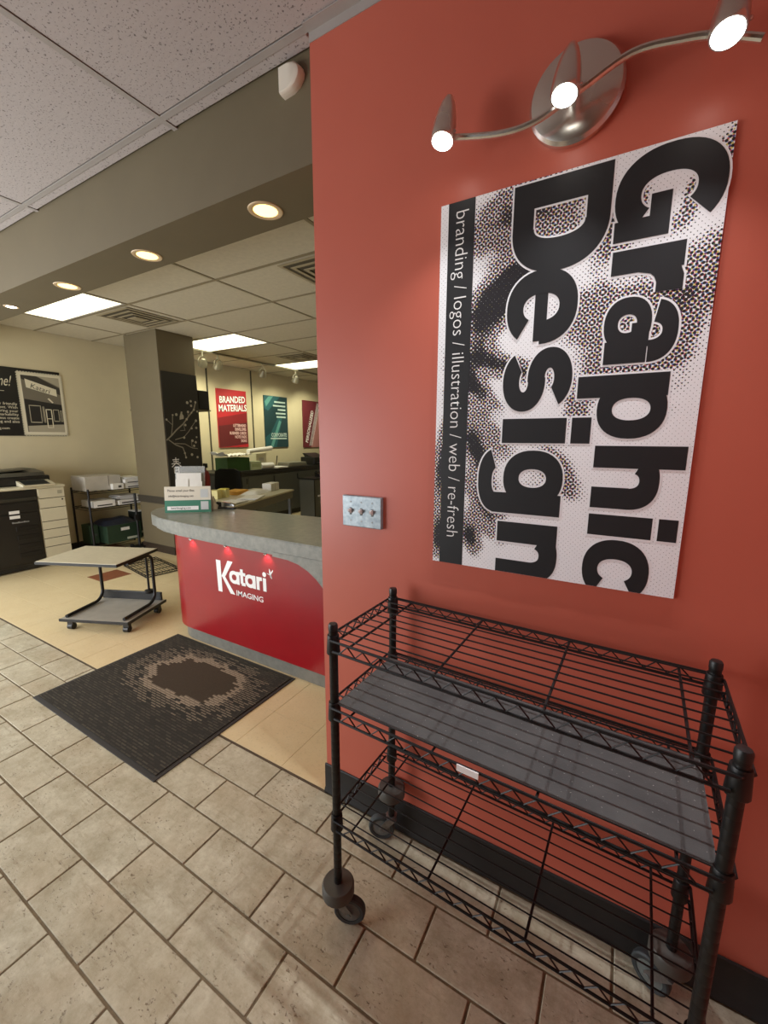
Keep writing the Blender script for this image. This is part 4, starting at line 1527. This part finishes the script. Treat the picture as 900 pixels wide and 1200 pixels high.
text('title', 'CORPORATE', .105, PT, basis((.0236, w_ - .05, .215), (0, 1, 0), (0, 0, 1)), t, align='RIGHT', bold=.003, sx=.72)
flat([q4(.14, w_ - .05, .165, .192)], PMx(.0014), 'subtitle_line', PT, t)
PL1, PL2 = mat('poster_plum', (112, 44, 52), .5), mat('poster_pink', (190, 128, 124), .5)
t, w_, h_ = wall_poster(6.020, 6.680, 1.283, 2.322, 'plum poster with slanted lettering on the cream wall', PL1)
flat([[(.25, 0), (.66, 0), (.66, h_), (.60, h_)]], PMx(.0005), 'pink_wedge', PL2, t)
text('title', 'PERSONALIZED', .12, WHITE, basis((.0236, .14, .10), Vector((0, .30, .95)), Vector((0, -.95, .30))), t, bold=.003, sx=.9)
flat([g_stroke([(a, .04), (a + .30, 1.0)], .012)[0] for a in (.20, .23, .26, .29)], PMx(.0012), 'slanted_stripes', WHITE, t)

# ---- dark slotted wall strips
for k, y in enumerate((3.60, 4.58)):
    struct(MB().box(XL + .0006, XL + .014, y - .011, y + .011, .11, ZC - .01).build('trim_%d' % (k + 3), mat('slotted_strip', (74, 70, 58), .5, .3)))

# ---- track lighting
tk = thing('light_track', 'pale ceiling light track running along the poster wall', 'light track', (-4.48, 2.75, ZC - .004))
MB().box(-.018, .018, 0, 3.9, -.022, -.0005).build('rail', mat('track_grey', (150, 146, 128), .4), tk)
TRK = mat('track_head_silver', (186, 182, 164), .35, .5)
head_lab = ('round track spotlight above the Branded Materials poster', 'round track spotlight between the red and teal posters',
            'round track spotlight beside the teal poster', 'round track spotlight next to the red wall edge', 'round track spotlight nearest the pillar')
for y, lab in zip((3.20, 4.10, 4.92, 5.80, 2.93), head_lab):
    t = thing('track_spotlight', lab, 'spotlight', (-4.48, y, ZC - .027), 0, 'spotlights on the ceiling track')
    t.scale = (1.3, 1.3, 1.3)
    MB().cyl((0, 0, 0), (0, 0, -.05), .010, 10).build('stem', TRK, t)
    loop = [(.0, .055 * math.cos(a), -.11 + .062 * math.sin(a)) for a in [R(-10 + 200 * i / 14) for i in range(15)]]
    MB().tube(loop, .006, 6).build('yoke', TRK, t)
    d = Vector((-.62, .25, -.75)).normalized()
    M = Matrix.Translation((0, 0, -.125)) @ (-d).to_track_quat('Z', 'Y').to_matrix().to_4x4()
    ho = MB().lathe([(.050, -.03), (.052, -.025), (.046, .0), (.028, .035), (.02, .055), (.001, .057)], 18, M).build('lamp_head', TRK, t)
    MB().lathe([(.001, -.033), (.044, -.031)], 16, M, caps=False).build('lens', BULB, ho)
    spot_light('track_beam', M @ Vector((0, 0, -.05)), d, 26, (1, .97, .70), R(105), .8, .03, t)

# ================================================================== PILLAR: ART PANEL, SPEAKER, SHELVES
ap = thing('art_panel', 'black panel with white blossom branch and bird on the taupe pillar', 'panel', (-3.92, 1.903, .80))
MB().box(.0006, .008, 0, .480, 0, 1.487).build('panel_board', mat('panel_black', (42, 40, 36), .5), ap)


def A(px, py):
    return ((px - (150 + (py - 125) * .105)) / 360 * .482, 1.485 - (py - 125) / 940 * 1.245)


AM = basis((.0086, 0, 0), (0, 1, 0), (0, 0, 1))
ART = mat('panel_chalk_white', (176, 170, 152), .6)
TW = mat('panel_chalk_grey', (146, 140, 124), .6)
br = [([(215, 745), (265, 700), (310, 650), (380, 590), (440, 510), (490, 450), (505, 385)], .012), ([(262, 700), (272, 600), (270, 520)], .008),
      ([(268, 600), (215, 560)], .006), ([(235, 740), (310, 790), (380, 815), (402, 865), (415, 910)], .010), ([(300, 775), (400, 780), (480, 820), (540, 828)], .007),
      ([(300, 740), (390, 715), (440, 660), (510, 560)], .007), ([(380, 590), (400, 650), (350, 655)], .005), ([(430, 520), (425, 470)], .005),
      ([(440, 660), (470, 610)], .005), ([(480, 820), (470, 760)], .005)]
for p, wd in br:
    flat(g_stroke([A(*q) for q in p], wd * 1.35), AM, 'branch', TW, ap)
for (px, py) in ((505, 378), (418, 388), (455, 372), (460, 415), (428, 475), (465, 480), (490, 450), (527, 465), (272, 512), (308, 506), (212, 556), (415, 545),
                 (515, 555), (402, 600), (470, 630), (520, 625), (392, 720), (480, 750), (525, 715), (517, 765), (402, 868), (415, 910), (478, 885), (540, 912), (500, 800)):
    c = A(px, py)
    flat([disc(c[0], c[1], random.uniform(.012, .020), 7)], basis((.0090, 0, 0), (0, 1, 0), (0, 0, 1)), 'blossom', ART, ap)
c = A(362, 530)
flat([[(c[0] - .03, c[1] - .03), (c[0] + .028, c[1] - .015), (c[0] + .030, c[1] + .02), (c[0] + .012, c[1] + .045), (c[0] + .016, c[1] + .070), (c[0] - .004, c[1] + .072),
       (c[0] - .012, c[1] + .045), (c[0] - .026, c[1] + .01)]], basis((.0094, 0, 0), (0, 1, 0), (0, 0, 1)), 'bird', ART, ap)
# the character for spring
cc = A(315, 985)
st_ = [[(-.045, .075), (.045, .080)], [(-.038, .052), (.038, .056)], [(-.062, .026), (.062, .032)], [(0, .105), (.0, .03)], [(-.006, .03), (-.06, -.015)], [(.008, .03), (.066, -.010)],
       [(-.03, -.02), (-.03, -.095)], [(.03, -.02), (.03, -.095)], [(-.03, -.022), (.03, -.022)], [(-.03, -.056), (.03, -.056)], [(-.03, -.09), (.03, -.09)]]
pol = []
for s_ in st_:
    pol += g_stroke([(cc[0] + a, cc[1] + b) for a, b in s_], .011)
flat(pol, AM, 'spring_character', WHITE, ap)
sb = thing('speaker_shelf', 'narrow ledge behind the pillar carrying the black speaker', 'shelf', (-4.0, 2.3805, 1.835))
MB().bbox(-.42, .06, 0, .215, .012, .030, .002).build('ledge_board', TAUPE, sb)
MB().prism([(0, -.08), (0, .012), (.14, .012)], -.2, -.18, 'x').build('bracket', TAUPE, sb)
sp = thing('small_speaker', 'small black box speaker on the ledge behind the pillar', 'speaker', (-4.04, 2.49, 1.8655))
MB().bbox(-.10, .10, -.085, .085, 0, .245, .006).build('cabinet', BLACKPL, sp)
MB().bbox(.10, .106, -.078, .078, .008, .237, .002).build('grille', mat('speaker_cloth', (34, 33, 30), .9), sp)
s2 = thing('pillar_ledge', 'small taupe ledge on the wall side of the pillar', 'shelf', (-4.6005, 1.95, 1.842))
MB().bbox(-.12, 0, 0, .25, .0, .022, .002).build('ledge_board', TAUPE, s2)
MB().prism([(0, -.05), (0, 0), (-.09, 0)], .1, .12, 'y').build('bracket', TAUPE, s2)
struct(MB().box(-4.612, -3.908, 1.878, 2.392, .655, .745).build('trim_5', mat('dark_olive_rail', (60, 54, 44), .5)))
ex = thing('fire_extinguisher', 'dark red extinguisher hung on the back of the pillar', 'extinguisher', (-4.00, 2.475, .62))
MB().lathe([(.055, 0), (.062, .01), (.062, .36), (.045, .42), (.02, .44), (.02, .47)], 18).build('cylinder', CRIMSON, ex)
MB().bbox(-.015, .05, -.015, .015, .47, .53, .004).build('valve', BLACKPL, ex)
MB().box(-.02, .02, -.0835, -.06, .10, .35).build('wall_hook', BLACKPL, ex)

# ================================================================== BACK OFFICE FURNITURE
cab = thing('cabinet_bank', 'long grey cabinet row with dark top below the wall posters', 'cabinet', (-4.65, 3.15, 0))
CL = 3.9
MB().box(-.60, -.02, .0, CL, .10, .885).build('carcass', DKGREY, cab)
MB().box(-.60, -.07, .02, CL, .001, .10).build('plinth', BLACKPL, cab)
MB().bbox(-.62, .02, -.02, CL + .02, .885, .935, .004).build('top', mat('charcoal_laminate_top', (48, 48, 46), .4), cab)
MB().bbox(-.018, .002, 0.02, CL - .02, .835, .882, .002).build('front_rail', mat('charcoal_rail', (56, 56, 54), .4), cab)
CABF = mat('grey_green_door', (98, 100, 94), .5, var=.04)
for k in range(6):
    y0 = .02 + .645 * k
    d = MB().bbox(-.018, .002, y0 + .004, y0 + .641, .105, .83, .003).build('cabinet_door', CABF, cab)
    MB().bbox(.002, .014, y0 + .60, y0 + .612, .70, .80, .002).build('handle', BLACKPL, d)
zt = .9355
t = thing('green_box', 'leaf green open box on the grey cabinets with paper spilling over', 'box', (-4.83, 3.65, zt))
for (a, b, c, d) in ((-.15, .15, -.235, -.225), (-.15, .15, .225, .235), (-.15, -.14, -.225, .225), (.14, .15, -.225, .225)):
    MB().box(a, b, c, d, 0, .225).build('side', GREEN2, t)
MB().box(-.14, .14, -.225, .225, 0, .01).build('bottom', GREEN2, t)
t = thing('crumpled_paper', 'large crumpled white sheet draped over the leaf green box', 'paper', (-4.83, 3.65, zt + .228))
cr = MB()
nx, ny = 8, 26
for i in range(ny + 1):
    for j in range(nx + 1):
        y = -.34 + .60 * i / ny
        x = -.17 + .36 * j / nx
        z = .012 + .035 * abs(math.sin(i * .9 + j * .6)) + (.04 * max(0, (y - .0)) / .6) + random.uniform(0, .012)
        if y < -.24:
            z += (-.24 - y) * .5
        cr.v.append((x, y, z))
for i in range(ny):
    for j in range(nx):
        a = i * (nx + 1) + j
        cr.f.append((a, a + 1, a + nx + 2, a + nx + 1))
o = cr.build('sheet', PAPER, t)
o.modifiers.new('thickness', 'SOLIDIFY').thickness = .003
t = thing('paper_roll', 'thick white paper roll leaning on the crumpled sheet', 'paper roll', (-4.74, 4.02, zt + .335))
MB().cyl((0, -.10, -.01), (0, .46, .035), .042, 18).build('roll', PAPER, t)
MB().cyl((0, .4601, .035), (0, .4625, .0352), .026, 14).build('core_hole', mat('roll_core', (150, 140, 116), .7), t)
t = thing('paper_roll', 'short white paper roll lying on the grey cabinets', 'paper roll', (-4.70, 4.15, zt + .056))
MB().cyl((0, 0, 0), (0, .30, 0), .055, 18).build('roll', PAPER, t)
MB().cyl((0, .3001, 0), (0, .3025, 0), .02, 14).build('core_hole', MATS['roll_core'], t)
t, hx, hy = tbox('pale_box', -4.90, -4.66, 3.895, 4.14, zt, zt + .15, mat('pale_green_card', (190, 200, 164), .7, var=.1), 'pale green printed box beside the leaf green box', 'box')
MB().box(hx + .0002, hx + .001, -.10, .10, .05, .11).build('print', mat('pale_print', (160, 172, 130), .7), t)
t, hx, hy = tbox('white_box', -5.02, -4.80, 4.16, 4.40, zt, zt + .285, mat('aged_white_card', (214, 208, 180), .7), 'tall off-white box standing behind the paper roll', 'box')
MB().box(hx + .0002, hx + .001, -.06, .06, .14, .20).build('print', CARD, t)
pk = thing('paper_stack', 'flat white papers on the grey cabinets beside the short roll', 'paper', (-4.74, 4.63, zt))
for k in range(3):
    MB().box(-.12, .12, -.14, .14, .008 * k, .008 * k + .007).build('sheet_pack', PAPER, pk, (0, .01 * k, 0), .06 * k)
t = thing('scanner', 'flat grey scanner on the grey cabinets under the teal poster', 'scanner', (-4.80, 5.10, zt))
MB().bbox(-.16, .16, -.26, .26, 0, .06, .01).build('bed', mat('scanner_grey', (118, 116, 102), .5), t)
MB().bbox(-.155, .155, -.25, .25, .061, .085, .008).build('lid', mat('scanner_lid', (134, 132, 116), .5), t)
t = thing('pen_stand', 'dark pen standing upright behind the flat scanner', 'pen', (-5.05, 4.90, zt))
MB().lathe([(.03, 0), (.032, .006), (.012, .012)], 12).build('base', BLACKPL, t)
MB().cyl((0, 0, .01), (.01, .03, .21), .010, 8).build('pen', BLACKPL, t)
t = thing('desktop_printer', 'small black desktop printer at the far end of the grey cabinets', 'printer', (-4.84, 5.85, zt))
MB().bbox(-.19, .19, -.24, .24, 0, .16, .015).build('body', BLACKPL, t)
MB().prism([(-.10, .16), (.10, .16), (-.12, .24), (-.17, .24)], -.2, .2, 'y').build('input_tray', BLACKPL, t)
MB().prism([(.19, .03), (.34, .06), (.34, .07), (.19, .05)], -.16, .16, 'y').build('output_tray', GREYPL, t)

# ---- work table behind the counter
ang = math.atan2(1.46, -.47) - PI / 2
tb = thing('work_table', 'long pale work table with grey apron behind the counter', 'table', (-3.34, 3.52, 0), ang)
# local: +x along the width is towards the room, y back along the edge (negative)
TL, TWd = 1.72, .68
MB().bbox(-TWd, 0, -TL, 0, .700, .722, .003).build('table_top', mat('pale_table_laminate', (196, 190, 164), .45, var=.04), tb)
MB().box(-.035, -.012, -TL + .03, -.03, .60, .699).build('apron', mat('grey_apron', (104, 102, 92), .5), tb)
MB().box(-TWd + .012, -TWd + .035, -TL + .03, -.03, .60, .699).build('apron', MATS['grey_apron'], tb)
for x in (-.05, -TWd + .05):
    for y in (-.06, -TL + .06):
        MB().bbox(x - .02, x + .02, y - .02, y + .02, 0, .60, .003).build('leg', DKGREY, tb)
MT = Matrix.Translation((-3.34, 3.52, .7225)) @ Matrix.Rotation(ang, 4, 'Z')


def on_table(name, label, cat, x, y, rz=0, group=None, dz=0):
    p = MT @ Vector((x, y, dz))
    return thing(name, label, cat, p, ang + rz, group)


t = on_table('white_cube_box', 'small white box at the far end of the work table', 'box', -.295, -.17, 0)
MB().bbox(-.07, .07, -.13, .13, 0, .11, .003).build('body', PAPER, t)
MB().box(.0702, .0712, -.004, .004, 0, .11).build('seam', CARD, t)
t = on_table('padded_envelope', 'puffy white envelope lying on the work table', 'envelope', -.33, -.56, 0)
e = MB()
for i in range(9):
    for j in range(7):
        u, v = i / 8, j / 6
        e.v.append((-.12 + .24 * v, -.22 + .44 * u, .055 * (math.sin(PI * u) * math.sin(PI * v)) ** .4))
for i in range(8):
    for j in range(6):
        a = i * 7 + j
        e.f.append((a, a + 1, a + 8, a + 7))
n0 = len(e.v)
e.v += [(x, y, 0) for x, y, z in e.v[:n0]]
for i in range(8):
    for j in range(6):
        a = n0 + i * 7 + j
        e.f.append((a, a + 7, a + 8, a + 1))
e.build('pouch', PAPER, t)
for k, (x, y, r_, lab) in enumerate(((-.16, -.98, .1, 'flat white sheets near the front edge of the work table'), (-.18, -1.42, -.2, 'flat white sheets at the counter end of the work table'))):
    t = on_table('paper_stack', lab, 'paper', x, y, r_)
    for q in range(3):
        MB().box(-.12, .12, -.17, .17, .006 * q, .006 * q + .0055).build('sheet_pack', PAPER, t, (.01 * q, -.01 * q, 0), .07 * q)
for k, (x, y, lab) in enumerate(((-.56, -1.16, 'cream note block on the work table closer to the counter sign'), (-.55, -.99, 'cream note block with yellow top on the work table'))):
    t = on_table('note_block', lab, 'note block', x, y, .2)
    MB().bbox(-.055, .055, -.06, .06, 0, .10, .002).build('pad', NOTE, t)
    MB().bbox(-.055, .055, -.06, .06, .1001, .112, .002).build('top_pad', mat('yellow_note', (232, 216, 96), .7) if k else NOTE, t)
t = on_table('yellow_envelope', 'orange-yellow envelope pile on the far side of the work table', 'envelope', -.575, -.66, 0)
for q in range(4):
    MB().box(-.10, .10, -.15, .15, .0125 * q, .0125 * q + .012).build('envelope', YELLOW, t, (random.uniform(-.008, .008), random.uniform(-.01, .01), 0))

# ---- side desk at the edge of the red wall
dk = thing('side_desk', 'grey side desk with black top and open paper slot by the red wall edge', 'desk', (-4.25, 4.66, 0))
MB().box(0, .36, .02, 1.2, .001, .735).build('pedestal', CABF, dk)
MB().bbox(-.02, .40, 0, 1.24, .736, .765, .003).build('desk_top', BLACKPL, dk)
MB().box(.355, .365, .0, .022, .001, .735).build('corner_edge', BLACKPL, dk)
MB().box(.3602, .372, .10, .70, .42, .45).build('paper_shelf', PAPER, dk)
t = thing('desk_phone', 'black desk phone with papers on the side desk', 'phone', (-4.02, 5.05, .7655))
MB().prism([(-.09, 0), (.10, 0), (.10, .03), (-.09, .09)], -.10, .10, 'y').build('base', BLACKPL, t)
MB().bbox(-.08, .06, -.10, -.05, .085, .115, .01).build('handset', BLACKPL, t)

# ---- office chair
ch = thing('office_chair', 'black office chair with armrests between the work table and cabinets', 'chair', (-4.27, 2.92, 0), R(20))
MB().bbox(-.23, .23, -.23, .23, .45, .52, .03).build('seat', mat('black_mesh_cloth', (24, 25, 24), .9), ch)
bk = MB()
bk.prism([(-.21, .60), (.21, .60), (.23, .75), (.21, .98), (.12, 1.02), (-.12, 1.02), (-.21, .98), (-.23, .75)], .22, .26, 'y')
bk.build('backrest', MATS['black_mesh_cloth'], ch)
MB().box(-.03, .03, .225, .265, .46, .62).build('back_bar', BLACKPL, ch)
for s in (-1, 1):
    MB().tube([(s * .24, .05, .47), (s * .28, .05, .52), (s * .29, .05, .69)], .014, 8).build('arm_post', BLACKPL, ch)
    MB().bbox(s * .29 - .035, s * .29 + .035, -.16, .16, .69, .72, .01).build('armrest', BLACKPL, ch)
MB().cyl((0, 0, .10), (0, 0, .45), .025, 12).build('gas_lift', CHROME, ch)
for k in range(5):
    a = 2 * PI * k / 5
    MB().tube([(0, 0, .11), (.30 * math.cos(a), .30 * math.sin(a), .07)], [.025, .015], 8).build('base_arm', BLACKPL, ch)
    MB().cyl((.30 * math.cos(a) - .012, .30 * math.sin(a), .027), (.30 * math.cos(a) + .012, .30 * math.sin(a), .027), .026, 12).build('caster', BLACKPL, ch)
